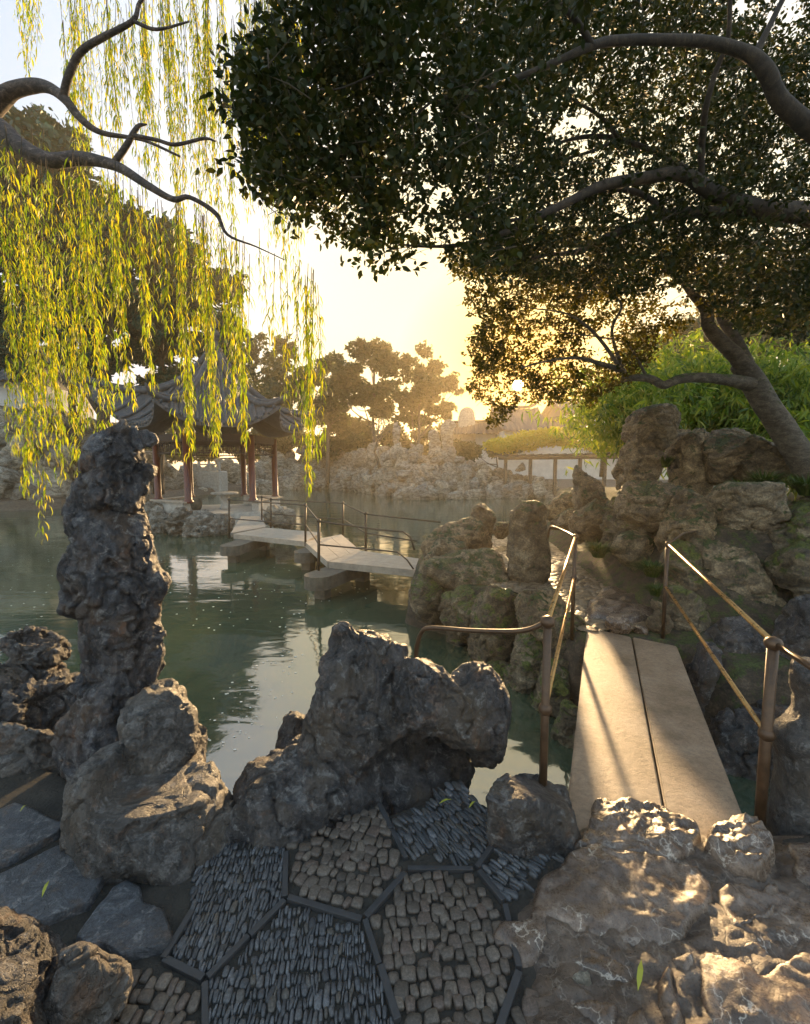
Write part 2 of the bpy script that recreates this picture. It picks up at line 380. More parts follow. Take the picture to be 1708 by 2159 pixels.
M['plaster'] = plain('white lime plaster', (.62, .6, .56), .9, var=.15, scale=1.5)
M['plaster_grey'] = plain('shaded plaster wall', (.5, .5, .5), .9, var=.15, scale=1.5)  # white plaster greyed, its shade put into the colour
M['stonewall'] = plain('pale cut stone', (.36, .34, .3), .8, var=.35, scale=5, bstr=.5, bdist=.02)
M['foam'] = plain('white floating petals', (.7, .7, .65), .8)
M['fallen'] = leafmat('fallen willow leaf', [(.4, .36, .04), (.3, .34, .05)], .2, .6)

# ------------------------------------------------------------------ rock makers
_ico = {}
def ico(sub):
    if sub not in _ico:
        bmx = bmesh.new(); bmesh.ops.create_icosphere(bmx, subdivisions=sub, radius=1); bmx.verts.index_update()
        V = np.array([v.co[:] for v in bmx.verts]); F = np.array([[a.index for a in f.verts] for f in bmx.faces]); bmx.free()
        V /= np.linalg.norm(V, axis=1)[:, None]
        _ico[sub] = (V, F)
    return _ico[sub]
def vnormals(V, F):
    me = fastmesh(V, F.ravel(), np.arange(len(F))*F.shape[1], np.full(len(F), F.shape[1]))
    a = np.empty(len(V)*3, dtype=np.float32); me.vertex_normals.foreach_get("vector", a); bpy.data.meshes.remove(me)
    return a.reshape(-1, 3).astype(float)
def polyrock(seed, npl=14, k=9, sub=5):               # unit boulder with rounded facets
    r = np.random.default_rng(seed); V, F = ico(sub)
    n = r.normal(size=(npl, 3)); n /= np.linalg.norm(n, axis=1)[:, None]; h = r.uniform(.62, 1.0, npl)
    n = np.vstack([n, np.eye(3), -np.eye(3)]); h = np.concatenate([h, np.full(6, 1.0)])
    d = np.maximum(V@n.T, 0)/h[None]
    rr = (d**k).sum(1)**(-1/k)
    return V*rr[:, None], F
def rough(V, F, amp, seed, size=1.0, pits=.5, strat=1.0, fine=1.0):
    """weather a surface: big swells, ledges, ridges, solution pits (amp in metres, size = feature size)"""
    Nn = vnormals(V, F); p = V/size
    q = p*np.array([1, 1, strat])
    wp = np.stack([fbm(p*1.1, 3, seed=seed+60), fbm(p*1.1+31, 3, seed=seed+61), fbm(p*1.1+77, 3, seed=seed+62)], 1)
    qw = q+wp*.7
    d = amp*.55*fbm(q*1.1, 2, seed=seed)
    d += amp*.8*(fbm(qw*1.5, 6, .58, seed=seed+9, ridged=True)-.3)
    t = fbm(qw*.9+5, 2, seed=seed+11)*3.2; fl = np.floor(t); fr = t-fl            # broken ledges
    d += amp*.5*((fl+sstep(.35, .65, fr))-t)
    cr = np.abs(perlin(qw*1.25, seed+14)); d -= amp*.75*(1-sstep(0, .07, cr))      # clefts
    cr = np.abs(perlin(qw*3.1+9, seed+15)); d -= amp*.3*(1-sstep(0, .08, cr))
    if pits > 0:
        g1, g2 = worley(qw*1.5, seed+7)
        msk = sstep(0, .3, fbm(p*.9, 2, seed=seed+21))
        d -= amp*1.5*pits*msk*(1-sstep(.05, .42, g1))
        g1, g2 = worley(qw*5, seed+8)
        d -= amp*.3*pits*msk*(1-sstep(.0, .45, g1))
    d += amp*.2*fine*fbm(qw*5, 5, .62, seed=seed+50, ridged=True)
    return V+Nn*d[:, None]
def chisel(V, F, seed, n_, R_, depth, strength=.88):
    """knock flat facets off the surface: local planes with crisp edges"""
    r = np.random.default_rng(seed)
    for _ in range(n_):
        Nn = vnormals(V, F) if _ % 6 == 0 else Nn
        i = r.integers(len(V)); c = V[i]; rad = R_*r.uniform(.6, 1.4)
        m = ((V-c)**2).sum(1) < rad*rad
        nn = Nn[m].mean(0)+r.normal(size=3)*.22; nn /= np.linalg.norm(nn)+1e-9
        h = (V[m]@nn); t = np.quantile(h, .97)-depth*r.uniform(.4, 1.2)
        w = strength*(1-sstep(.82, 1.0, np.sqrt(((V[m]-c)**2).sum(1))/rad))
        V[m] -= nn*(np.maximum(h-t, 0)*w)[:, None]
    return V
def place_box(V, lo, hi):
    a = V.min(0); b_ = V.max(0); return (V-a)/(b_-a)*(np.array(hi)-np.array(lo))+np.array(lo)
def boulder(xl, yt, xr, yb, Y, th, seed, mat, label, name="boulder", cat="boulder", amp=.07, size=None, sub=6, npl=13, sink=0.0, lean=0.0, pits=.6, strat=1.5, group=None, rot=0, k=9):
    """facetted boulder standing at distance Y whose height and width are those of the stone"""
    V, F = polyrock(seed, npl, k, sub)
    a = P(xl, yb, Y); b_ = P(xr, yt, Y)
    w = b_[0]-a[0]; h = b_[2]-a[2]+sink
    if rot:
        c_, s_ = math.cos(rot), math.sin(rot); V = V@np.array([[c_, 0, -s_], [0, 1, 0], [s_, 0, c_]]).T
    V = place_box(V, (-w/2, -th/2, 0), (w/2, th/2, h))
    if lean: V[:, 0] += lean*w*(V[:, 2]/h-.5)
    sz = size or max(.25, .55*min(w, h))
    V = chisel(V, F, seed+5, 26, .5*min(w, h), .10*min(w, h))
    V = rough(V, F, amp*min(w, h), seed, sz, pits, strat)
    me = quads(V, F, name); o = link(name, me, mat)
    o.location = ((a[0]+b_[0])/2, Y, a[2]-sink)
    tag(o, label, cat, group); return o
def remesh(V, F, voxel):
    me = mk(V, F) if not isinstance(F, np.ndarray) else quads(V, F)
    o = bpy.data.objects.new("tmp", me); C.objects.link(o)
    md = o.modifiers.new("r", 'REMESH'); md.mode = 'VOXEL'; md.voxel_size = voxel
    bpy.context.view_layer.update(); dg = bpy.context.evaluated_depsgraph_get()
    m2 = bpy.data.meshes.new_from_object(o.evaluated_get(dg)); bpy.data.objects.remove(o)
    nV = len(m2.vertices); a = np.empty(nV*3, dtype=np.float32); m2.vertices.foreach_get("co", a)
    Q = np.empty(len(m2.loops), dtype=np.int32); m2.loops.foreach_get("vertex_index", Q)
    t = np.empty(len(m2.polygons), dtype=np.int32); m2.polygons.foreach_get("loop_total", t)
    assert (t == 4).all(); bpy.data.meshes.remove(m2)
    return a.reshape(-1, 3).astype(float), Q.reshape(-1, 4)
def loft(mb, rows, Yf, th, n=20, ex=2.6):
    """rows of (height pixel, left, right[, thickness]); each ring is a rounded section at the stone's own distance"""
    rows = [tuple(r) + ((th,) if len(r) == 3 else ()) for r in rows]
    rows = [tuple(a) for a in crom(rows, 3)]
    v = []; f = []
    for (py, l, r, t) in rows:
        c = (l+r)/2; w = max((r-l)/2, 2)
        for k in range(n):
            a = 2*PI*k/n; ca, sa = math.cos(a), math.sin(a)
            e = (abs(ca)**ex+abs(sa)**ex)**(-1/ex)
            px = c+w*ca*e; Y0 = Yf(px, py) if callable(Yf) else Yf
            q = P(px, py, Y0); v.append(q+np.array([0, sa*e*t/2, 0]))
    for i in range(len(rows)-1):
        for k in range(n): f.append((i*n+k, i*n+(k+1) % n, (i+1)*n+(k+1) % n, (i+1)*n+k))
    f.append(tuple(range(n-1, -1, -1))); f.append(tuple((len(rows)-1)*n+k for k in range(n)))
    f = [tuple(reversed(q)) for q in f]
    mb.add(v, f)
def blob(mb, px, py, Y, rx, ry, rz, seed=0, sub=3, npl=12, k=7):
    V, F = polyrock(seed, npl, k, sub); c = P(px, py, Y)
    mb.add(V*np.array([rx, ry, rz])+c, [tuple(q) for q in F])
def carved(mb, name, mat, label, cat="boulder", voxel=.02, amp=.05, size=.45, seed=1, pits=.6, strat=1.0, fine=1.0, group=None, smooth_first=2, extra=None, facets=40):
    V, F = remesh(mb.v, mb.f, voxel)
    for _ in range(smooth_first):                    # relax the joins
        s_ = np.zeros_like(V); c_ = np.zeros(len(V))
        for a, b_ in ((0, 1), (1, 2), (2, 3), (3, 0)):
            np.add.at(s_, F[:, a], V[F[:, b_]]); np.add.at(c_, F[:, a], 1)
            np.add.at(s_, F[:, b_], V[F[:, a]]); np.add.at(c_, F[:, b_], 1)
        V = .4*V+.6*s_/np.maximum(c_, 1)[:, None]
    V = chisel(V, F, seed+5, facets, size*.85, amp*1.5)
    V = rough(V, F, amp, seed, size, pits, strat, fine)
    if extra: V = extra(V, F)
    base = np.array([(V[:, 0].min()+V[:, 0].max())/2, (V[:, 1].min()+V[:, 1].max())/2, V[:, 2].min()])
    me = quads(V-base, F, name); o = link(name, me, mat); o.location = tuple(base)
    return tag(o, label, cat, group)
def sdpoly(Pn, poly):                                 # signed distance, positive inside
    poly = np.array(poly)[:, :2]; d = np.full(len(Pn), 1e9); ins = np.zeros(len(Pn), bool)
    for i in range(len(poly)):
        a = poly[i]; b_ = poly[(i+1) % len(poly)]; e = b_-a; w = Pn-a
        t = np.clip((w@e)/(e@e), 0, 1); d = np.minimum(d, np.linalg.norm(w-t[:, None]*e, axis=1))
        c1 = (a[1] > Pn[:, 1]) != (b_[1] > Pn[:, 1])
        with np.errstate(divide='ignore', invalid='ignore'):
            xx = (b_[0]-a[0])*(Pn[:, 1]-a[1])/(b_[1]-a[1])+a[0]
        ins ^= c1 & (Pn[:, 0] < xx)
    return np.where(ins, d, -d)
def slabrock(poly_px, h, name, mat, label, cat, res=.012, edge=.04, bumpy=.02, size=.25, seed=1, z0=0.0, tilt=(0, 0), warp=.02, group=None, kind=None, dome=0.0, depth=.12, fn=None, holes=0):
    poly = np.array([G(x, y, z0+h*.8)[:2] for x, y in poly_px])
    lo = poly.min(0)-.06; hi = poly.max(0)+.06
    nx = int((hi[0]-lo[0])/res)+2; ny = int((hi[1]-lo[1])/res)+2
    xs = lo[0]+np.arange(nx)*res; ys = lo[1]+np.arange(ny)*res
    X, Yv = np.meshgrid(xs, ys, indexing='ij'); Pn = np.stack([X.ravel(), Yv.ravel()], 1)
    p3 = np.c_[Pn, np.zeros(len(Pn))]
    wv = np.stack([fbm(p3/max(size, .2)*1.3, 2, seed=seed), fbm(p3/max(size, .2)*1.3+40, 2, seed=seed+1)], 1)*warp
    s_ = sdpoly(Pn+wv, poly)
    prof = sstep(-.008, edge, s_)**.6
    cen = poly.mean(0)
    z = z0-depth+(depth+h)*prof + prof*(tilt[0]*(Pn[:, 0]-cen[0])+tilt[1]*(Pn[:, 1]-cen[1]))
    mx = max(s_.max(), .01); z += dome*np.sqrt(np.clip(s_/mx, 0, 1))
    pn = p3/size
    rd = fbm(pn+.5*fbm(pn*.7, 2, seed=seed+2)[:, None], 5, .5, seed=seed+5, ridged=True)
    z += bumpy*prof*((rd-.3)+.8*fbm(pn*.8, 3, seed=seed+6))
    if holes:
        g1, g2 = worley(pn*1.6, seed+12); z -= holes*prof*(1-sstep(.05, .38, g1))*sstep(0, .3, fbm(pn*.6, 2, seed=seed+13))
    if fn is not None: z = fn(Pn, s_, z, prof)
    idx = np.arange(nx*ny).reshape(nx, ny)
    Q = np.stack([idx[:-1, :-1], idx[1:, :-1], idx[1:, 1:], idx[:-1, 1:]], -1).reshape(-1, 4)
    keep = (s_[Q] > -.012).any(1); Q = Q[keep]
    used = np.unique(Q); mp = -np.ones(nx*ny, int); mp[used] = np.arange(len(used))
    V = np.c_[Pn[used]-cen, z[used]-z0]; me = quads(V, mp[Q], name)
    o = link(name, me, mat); o.location = (cen[0], cen[1], z0)
    return tag(o, label, cat, group, kind)

# ------------------------------------------------------------------ foliage makers
def leafmesh(name, pos_, dr, nm, L, Wd, curl=.15, fold=0.0):
    n_ = len(pos_); dr = dr/np.linalg.norm(dr, axis=1)[:, None]
    sd_ = np.cross(dr, nm); sd_ /= np.linalg.norm(sd_, axis=1)[:, None]+1e-9; up = np.cross(sd_, dr)
    L = np.broadcast_to(L, n_)[:, None]; Wd = np.broadcast_to(Wd, n_)[:, None]
    V = np.empty((n_, 6, 3))
    V[:, 0] = pos_
    a = pos_+dr*L*.33+up*L*curl*.3; b_ = pos_+dr*L*.7+up*L*curl*.2
    V[:, 1] = a-sd_*Wd*.5; V[:, 2] = a+sd_*Wd*.5; V[:, 3] = b_-sd_*Wd*.36; V[:, 4] = b_+sd_*Wd*.36
    V[:, 5] = pos_+dr*L-up*L*curl*.4
    base = (np.arange(n_)*6)[:, None]
    loops = (base+np.array([0, 2, 1, 1, 2, 4, 3, 3, 4, 5])[None]).ravel()
    st = ((np.arange(n_)*10)[:, None]+np.array([0, 3, 7])[None]).ravel(); tt = np.tile([3, 4, 3], n_)
    return fastmesh(V.reshape(-1, 3), loops, st, tt, name)
def rdir(n_, r=RNG):
    v = r.normal(size=(n_, 3)); return v/np.linalg.norm(v, axis=1)[:, None]
def sprays(centres, per, spread, L, Wd, r, droop=.15, flat=.0):
    """leaf sprays: each centre gets `per` leaves along a short twig"""
    n_ = len(centres); tw = rdir(n_, r); tw[:, 2] = tw[:, 2]*.5-droop; tw /= np.linalg.norm(tw, axis=1)[:, None]
    t = r.uniform(-.5, .5, (n_, per, 1))
    p = centres[:, None]+tw[:, None]*t*spread+r.normal(size=(n_, per, 3))*spread*.10
    d = tw[:, None]*.7+r.normal(size=(n_, per, 3))*.6
    nm = r.normal(size=(n_, per, 3)); nm[..., 2] += 1.0
    ll = L*r.uniform(.7, 1.25, n_*per) if np.isscalar(L) else np.repeat(L, per)*r.uniform(.7, 1.25, n_*per)
    ww = ll*Wd
    return p.reshape(-1, 3), d.reshape(-1, 3), nm.reshape(-1, 3), ll, ww
def in_poly(r, poly, n_):
    poly = np.array(poly, float); lo = poly.min(0); hi = poly.max(0); out_ = []
    tot = 0
    while tot < n_:
        q = r.uniform(lo, hi, (n_*2, 2)); q = q[sdpoly(q, poly) > 0]; out_.append(q); tot += len(q)
    return np.vstack(out_)[:n_]

# ================================================================== SETTING
def water():
    m, n, b, o = newmat('green pond water'); v = pos(n)
    b.inputs["Base Color"].default_value = (.045, .085, .06, 1)
    b.inputs["Roughness"].default_value = .06; b.inputs["IOR"].default_value = 2.6
    vv = pos(n, (.35, 1.0, 1)); f1 = noise(n, vv, 1.6, 3, .5, .5); f2 = noise(n, v, 7, 3, .5)
    h = mth(n, 'ADD', f1, mth(n, 'MULTIPLY', f2, .12)); bump(n, b, h, .22, .06)
    c = ramp(n, noise(n, v, .35, 4), [(.35, (.035, .058, .038)), (.65, (.068, .09, .05))]); n.links.new(c, b.inputs["Base Color"])
    V = [(-400, -20, WZ), (400, -20, WZ), (400, 700, WZ), (-400, 700, WZ)]
    o = link('water', mk(V, [(0, 1, 2, 3)]), m, smooth=False)
    tag(o, 'dark green still pond water reflecting the bright sky', kind='structure')
    V = [(-420, -30, -2.2), (420, -30, -2.2), (420, 720, -2.2), (-420, 720, -2.2)]
    tag(link('pond_bed', mk(V, [(0, 1, 2, 3)]), M['soil'], smooth=False), 'muddy bed below the pond water', kind='structure')
water()
# floating petals
r = np.random.default_rng(5); mb = MB()
for poly, k in (([(430, 1480), (640, 1330), (640, 1500), (470, 1600), (420, 1560)], 60), ([(340, 1180), (640, 1200), (860, 1260), (640, 1330), (380, 1330)], 90), ([(0, 1110), (130, 1110), (130, 1300), (0, 1350)], 40), ([(900, 1080), (1000, 1070), (900, 1120)], 18)):
    for q in in_poly(r, poly, k):
        c = G(q[0], q[1], WZ+.004); s_ = r.uniform(.004, .011)*min(1.5, .6+c[1]/8)
        a0 = r.uniform(0, 6)
        mb.add([c+np.array([s_*math.cos(a0+t)*(1+.4*(k_ % 2)), s_*math.sin(a0+t), 0]) for k_, t in enumerate(np.linspace(0, 5.2, 6))], [(0, 1, 2, 3, 4, 5)])
tag(mb.build('foam_specks', M['foam']), 'tiny pale specks drifting on the green water', 'foam specks', kind='stuff')

# near bank: the ground the photographer stands on
def bank(name, poly, ztop, zbot, mat, label, amp=.05, res=.05, seed=1, bulge=.25, fn=None):
    """ground sheet with rough sloping banks, cut from a fine grid"""
    poly = np.array(poly)[:, :2]; lo = poly.min(0)-bulge-.1; hi = poly.max(0)+bulge+.1
    nx = int((hi[0]-lo[0])/res)+2; ny = int((hi[1]-lo[1])/res)+2
    X, Yv = np.meshgrid(lo[0]+np.arange(nx)*res, lo[1]+np.arange(ny)*res, indexing='ij'); Pn = np.stack([X.ravel(), Yv.ravel()], 1)
    s_ = sdpoly(Pn, poly); p3 = np.c_[Pn, 0*s_]
    s2 = s_+bulge*.5*fbm(p3*1.2, 3, seed=seed)
    z = zbot+(ztop-zbot)*sstep(-bulge, .04, s2)**.7
    z = z+amp*fbm(p3*2.2, 5, .6, seed=seed+1)*(1-.75*sstep(.1, .3, s_))
    if fn is not None: z = fn(Pn, s_, z)
    idx = np.arange(nx*ny).reshape(nx, ny); Q = np.stack([idx[:-1, :-1], idx[1:, :-1], idx[1:, 1:], idx[:-1, 1:]], -1).reshape(-1, 4)
    keep = (s_[Q] > -bulge-.05).any(1); Q = Q[keep]; used = np.unique(Q); mp = -np.ones(nx*ny, int); mp[used] = np.arange(len(used))
    o = link(name, quads(np.c_[Pn[used], z[used]], mp[Q], name), mat); return tag(o, label, kind='structure')
near = [G(-900, 1560), G(60, 1600), G(420, 1740), G(700, 1745), G(960, 1665), G(1150, 1740), G(1200, 1735), G(1600, 1760), G(1708, 1740), G(2300, 1740), (3.0, -1.6, 0), (-3, -1.6, 0)]
bank('ground', near, -.002, -1.5, M['soil'], 'dark soil and mortar of the near bank', .012, .03, 3, .18)
# far island path
path = [G(885, 1172), G(885, 1212), G(1000, 1240), G(1110, 1275), G(1225, 1345), G(1440, 1352), G(1560, 1400), G(1720, 1400), (9, 4.4, 0), (13, 16, 0), (4.6, 17, 0), G(1185, 1088), G(1090, 1118), G(960, 1140)]
def mound(Pn, s_, z):
    # the terrain climbs to the planted bank on the right
    a = np.clip((Pn[:, 0]-(2.55+.12*(Pn[:, 1]-5)))/1.2, 0, 1); k = sstep(0, 1, a)*sstep(4.2, 5.4, Pn[:, 1])*sstep(0, .5, s_)
    return z+1.05*k
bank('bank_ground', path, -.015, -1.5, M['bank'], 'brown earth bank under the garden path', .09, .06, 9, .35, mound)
def crazy(Pn, s_, z, prof):
    p3 = np.c_[Pn, 0*s_]; f1, f2 = worley((p3+.05*fbm(p3*5, 2, seed=1)[:, None])*6.5, 5)
    return .012-.03*(1-sstep(0, .12, f2-f1))+.008*fbm(p3*20, 3, seed=4)
M['paving'] = rockmat('worn crazy paving', [(.05, .035, .022), (.13, .095, .06), (.22, .165, .105), (.33, .26, .17)], 2.5, .42, bstr=.4, bdist=.01)
pp = [(900, 1180), (985, 1215), (1130, 1262), (1225, 1330), (1395, 1325), (1400, 1240), (1330, 1215), (1240, 1170), (1230, 1115), (1185, 1095), (1100, 1120), (990, 1140)]
slabrock(pp, .006, 'path', M['paving'], 'sunlit crazy paved garden path beyond the footbridge', None, res=.022, kind='structure', fn=crazy)

# far banks round the pond
shore = [(-900, 1120), (-300, 1088), (0, 1078), (130, 1072), (330, 1052), (560, 1034), (700, 1030), (800, 1042), (860, 1052), (1000, 1051), (1150, 1049), (1210, 1052), (1300, 1056), (1500, 1075), (2200, 1110)]
V = []; F = []
for i, (x, y) in enumerate(shore):
    g = G(x, y, WZ); d = g[:2]/np.linalg.norm(g[:2])
    for (k, z) in ((-.5, -1.6), (0, WZ+.1), (.6, -.2), (3, .1), (14, .4), (350, .4)):
        V.append((g[0]+d[0]*k, g[1]+d[1]*k, z))
for i in range(len(shore)-1):
    for k in range(5): F.append((i*6+k, (i+1)*6+k, (i+1)*6+k+1, i*6+k+1))
tag(link('terrain', mk(V, F), M['earth'], smooth=False), 'brown earth banks around the far side of the pond', kind='structure')

# ================================================================== FOREGROUND STONES
# tall craggy stone
mb = MB()
loft(mb, [(868, 235, 228, 0.052), (885, 215, 263, 0.103), (915, 210, 284, 0.172), (960, 175, 293, 0.258), (1010, 160, 306, 0.292), (1060, 156, 288, 0.31), (1120, 150, 304, 0.327), (1180, 144, 318, 0.344), (1240, 145, 340, 0.361), (1290, 144, 338, 0.361), (1340, 148, 333, 0.378), (1400, 146, 345, 0.361), (1440, 148, 332, 0.378), (1500, 143, 343, 0.43), (1560, 138, 363, 0.499), (1620, 134, 378, 0.568), (1720, 154, 368, 0.568)], 2.38, .4, 24, 2.1)
blob(mb, 345, 1290, 2.40, .05, .08, .09, 4); blob(mb, 352, 1370, 2.42, .05, .09, .08, 5); blob(mb, 300, 925, 2.40, .05, .08, .06, 6)
blob(mb, 335, 1230, 2.4, .06, .1, .08, 8); blob(mb, 305, 1010, 2.42, .05, .08, .1, 9)
tall = carved(mb, 'scholar_stone', M['rock_pillar'], 'tallest craggy dark stone standing upright at the left by the pond', 'standing stone', .011, .036, .26, 11, .5, .45, 1.3, smooth_first=1, facets=110)
# shoulder stone at its foot
mb = MB()
loft(mb, [(1452, 296, 362, .25), (1474, 284, 392, .38), (1520, 274, 412, .46), (1570, 264, 420, .5), (1612, 262, 425, .5), (1660, 280, 410, .4)], 2.2, .4, 20)
carved(mb, 'boulder', M['rock_smooth'], 'angular brown grey stone at the right foot of the tallest standing stone', 'boulder', .015, .025, .2, 21, .2)
# seat boulder
mb = MB()
def Yb(px, py): return 1.98
loft(mb, [(1600, 190, 350, .3), (1640, 165, 450, .5), (1690, 158, 458, .58), (1750, 190, 500, .64), (1800, 240, 540, .64), (1850, 300, 570, .58), (1885, 360, 565, .46), (1902, 400, 540, .3)], 1.93, .6, 28, 2.3)
blob(mb, 455, 1795, 1.88, .15, .18, .2, 14); blob(mb, 205, 1690, 2.0, .14, .22, .27, 15); blob(mb, 330, 1800, 1.82, .16, .14, .16, 16)
def seat(V, F):
    c = P(350, 1690, 1.93); d = np.sqrt(((V[:, 0]-c[0])/.3)**2+((V[:, 1]-c[1])/.3)**2)
    top = .2+.04*sstep(.1, .9, d)+.22*sstep(.35, -.15, (V[:, 0]-P(265, 1650, 1.93)[0])/.2+.35)+.02*fbm(V*8, 4, seed=4)
    V[:, 2] = np.where(V[:, 2] > top, top+(V[:, 2]-top)*.2, V[:, 2]); return V
carved(mb, 'seat_boulder', M['rock_smooth'], 'broad round boulder with a worn pale hollow seat on its top', 'boulder', .013, .03, .36, 31, .15, extra=seat, facets=60)
# leaning boulder
mb = MB()
def Yl(px, py): return 2.06+(px-480)/520*.64
loft(mb, [(1303, 722, 762, .10), (1325, 702, 822, .2), (1360, 692, 858, .28), (1410, 674, 868, .34), (1450, 664, 905, .4), (1500, 650, 980, .46), (1560, 636, 1030, .5), (1600, 560, 1035, .55), (1640, 468, 1010, .64), (1680, 458, 1000, .74), (1740, 470, 950, .8), (1790, 490, 900, .82), (1840, 510, 820, .75), (1880, 550, 740, .5)], Yl, .5, 32, 2.0)
blob(mb, 600, 1762, 1.98, .22, .2, .2, 17); blob(mb, 720, 1725, 2.12, .22, .2, .22, 18); blob(mb, 850, 1690, 2.3, .22, .18, .2, 19)
def cave(V, F):
    # hollow under the overhang on the face towards the path
    c = P(900, 1600, 2.3); d = np.sqrt(((V[:, 0]-c[0])/.36)**2+((V[:, 2]-c[2])/.17)**2)
    V[:, 1] += .24*(1-sstep(.35, 1.0, d))*(V[:, 1] < c[1]+.25)
    # hard ridge running down from the peak
    q = V@np.array([.8, 0, .55]); V[:, 1] -= .035*(fbm(np.c_[q*5, V[:, 1]*2, q*0], 3, seed=5, ridged=True))
    return V
carved(mb, 'leaning_boulder', M['rock_dark'], 'largest dark peaked boulder leaning over the pond beside the pebble paving', 'boulder', .012, .034, .34, 41, .2, .8, 1.2, extra=cave, facets=110)
mb = MB()
loft(mb, [(1398, 995, 1030, .14), (1425, 960, 1050, .28), (1460, 940, 1075, .34), (1500, 930, 1106, .38), (1540, 950, 1108, .38), (1580, 985, 1092, .32), (1620, 1008, 1066, .24), (1645, 1028, 1048, .12)], 2.5, .3, 22)
loft(mb, [(1385, 840, 880, .16), (1415, 815, 930, .26), (1455, 800, 990, .32), (1500, 812, 1045, .34), (1530, 860, 1070, .34), (1570, 930, 1075, .28)], 2.38, .3, 22)
blob(mb, 1078, 1510, 2.48, .09, .12, .12, 20)
carved(mb, 'overhanging_rock', M['rock_dark'], 'rough overhanging rock jutting right from the peaked boulder over the water', 'rock', .011, .026, .28, 51, .2, 1, 1.2, facets=70)
mb = MB(); loft(mb, [(1503, 600, 650, .12), (1530, 590, 652, .2), (1580, 584, 640, .22), (1620, 590, 640, .2)], 2.75, .2, 16)
carved(mb, 'rock', M['rock_dark'], 'small grey rock tucked behind the left flank of the peaked boulder', 'rock', .012, .015, .15, 61, .2)
# left bank rocks
boulder(-20, 1385, 165, 1640, 2.75, .6, 71, M['rock_dark'], 'low rugged dark rock left of the tall standing stone', amp=.1, pits=.8, sink=.2, sub=6)
boulder(25, 1320, 150, 1420, 2.95, .35, 72, M['rock_dark'], 'pitted rusty brown rock crest behind the tall standing stone', 'rock', 'rock', amp=.12, pits=1.0)
boulder(-60, 1520, 170, 1740, 2.45, .5, 73, M['rock_smooth'], 'smooth dark boulder with a small round hole, left edge of the bank', amp=.05, sink=.1, pits=.5)
boulder(-150, 1420, 30, 1560, 2.6, .5, 74, M['rock_dark'], 'ledge of dark rock at the left edge above the water', 'rock', 'rock', amp=.1)
# bottom-left rocks
boulder(-30, 1905, 140, 2075, 1.30, .25, 81, M['rock_dark'], 'pointed grey rock in front of the slate flagstones', 'rock', 'rock', amp=.08, pits=.5, sink=.1, lean=.2)
boulder(-120, 2020, 120, 2230, 1.08, .25, 82, M['rock_dark'], 'dark rock in the bottom left corner', 'rock', 'rock', amp=.08, sink=.15)
boulder(120, 2000, 250, 2170, 1.20, .2, 83, M['rock_smooth'], 'pale ridged rock beside the granite cobbles at bottom left', 'rock', 'rock', amp=.09, sink=.1, lean=-.2)
# slate flagstones
slabrock([(-60, 1830), (-60, 1735), (30, 1692), (60, 1700), (138, 1738), (122, 1758), (20, 1815)], .03, 'flagstone', M['slate'], 'small blue slate flagstone nearest the left boulders', 'flagstone', edge=.004, res=.007, bumpy=.006, seed=2, warp=.01, group='slate flagstones')
slabrock([(-100, 1975), (-100, 1880), (0, 1845), (120, 1785), (175, 1772), (212, 1795), (222, 1850), (190, 1905), (120, 1930), (40, 1965)], .03, 'flagstone', M['slate'], 'largest blue grey slate flagstone with a rounded right end', 'flagstone', edge=.004, res=.007, bumpy=.006, seed=3, warp=.01, group='slate flagstones')
slabrock([(155, 1980), (175, 1950), (240, 1870), (272, 1853), (300, 1870), (305, 1900), (345, 1920), (368, 1975), (350, 1998), (250, 2020), (215, 1995), (185, 2000)], .03, 'flagstone', M['slate'], 'angular slate flagstone between the seat boulder and the cobbles', 'flagstone', edge=.004, res=.007, bumpy=.006, seed=4, warp=.01, group='slate flagstones')

# ------------------------------------------------------------------ pebble and cobble panels
def pebbles(mbV, mbF, poly, ang, l, w, h, seed, gap=1.0, cube=6, rowj=.3, tilt=0.0):
    r = np.random.default_rng(seed); poly = np.array(poly)[:, :2]; cen = poly.mean(0)
    d = np.array([math.cos(ang), math.sin(ang)]); e = np.array([-d[1], d[0]])      # d along the stone's long side
    loc = np.c_[(poly-cen)@e, (poly-cen)@d]; lo = loc.min(0); hi = loc.max(0)
    V0, F0 = ico(2)
    y = lo[1]; row = 0
    while y < hi[1]:
        x = lo[0]+r.uniform(0, w); row += 1
        while x < hi[0]:
            ww = w*(r.uniform(.6, 1.5) if cube < 5 else r.choice([.5, .8, 1.0, 1.5], p=[.25, .35, .25, .15])*r.uniform(.8, 1.2)); ll = l*r.uniform(.7, 1.3)
            cy_ = y+r.normal()*l*rowj*.5
            q = cen+e*(x+ww/2)+d*cy_
            if sdpoly(q[None], poly)[0] >  min(ll, ww)*.28:
                k = 2/(r.uniform(3.2, 5.5) if cube < 5 else r.uniform(2.4, 3.6))
                U = np.sign(V0)*np.abs(V0)**k
                U = U*(1+.13*fbm(V0*1.3+r.uniform(0, 99), 2, seed=1)[:, None]+.0)
                # irregular plan
                U[:, 0] *= 1+.3*r.normal()*U[:, 1]*.5; U = U+.06*r.normal(size=(1, 3))
                a = r.normal()*(.16 if cube < 5 else .12); ca, sa = math.cos(a), math.sin(a)
                X_ = U[:, 0]*ww*.47*gap; Y_ = U[:, 1]*ll*.48*gap; Z_ = U[:, 2]*h*r.uniform(.8, 1.2)
                X2, Y2 = X_*ca-Y_*sa, X_*sa+Y_*ca
                Z_ = Z_+tilt*Y2+r.normal()*h*.12+X2*r.normal()*.1
                W_ = cen[None]+X2[:, None]*e+Y2[:, None]*d+e*(x+ww/2)+d*cy_
                b_ = sum(len(v) for v in mbV); mbV.append(np.c_[W_, Z_]); mbF.append(F0+b_)
            x += ww*(.96+.06*r.random())
        y += l*.88
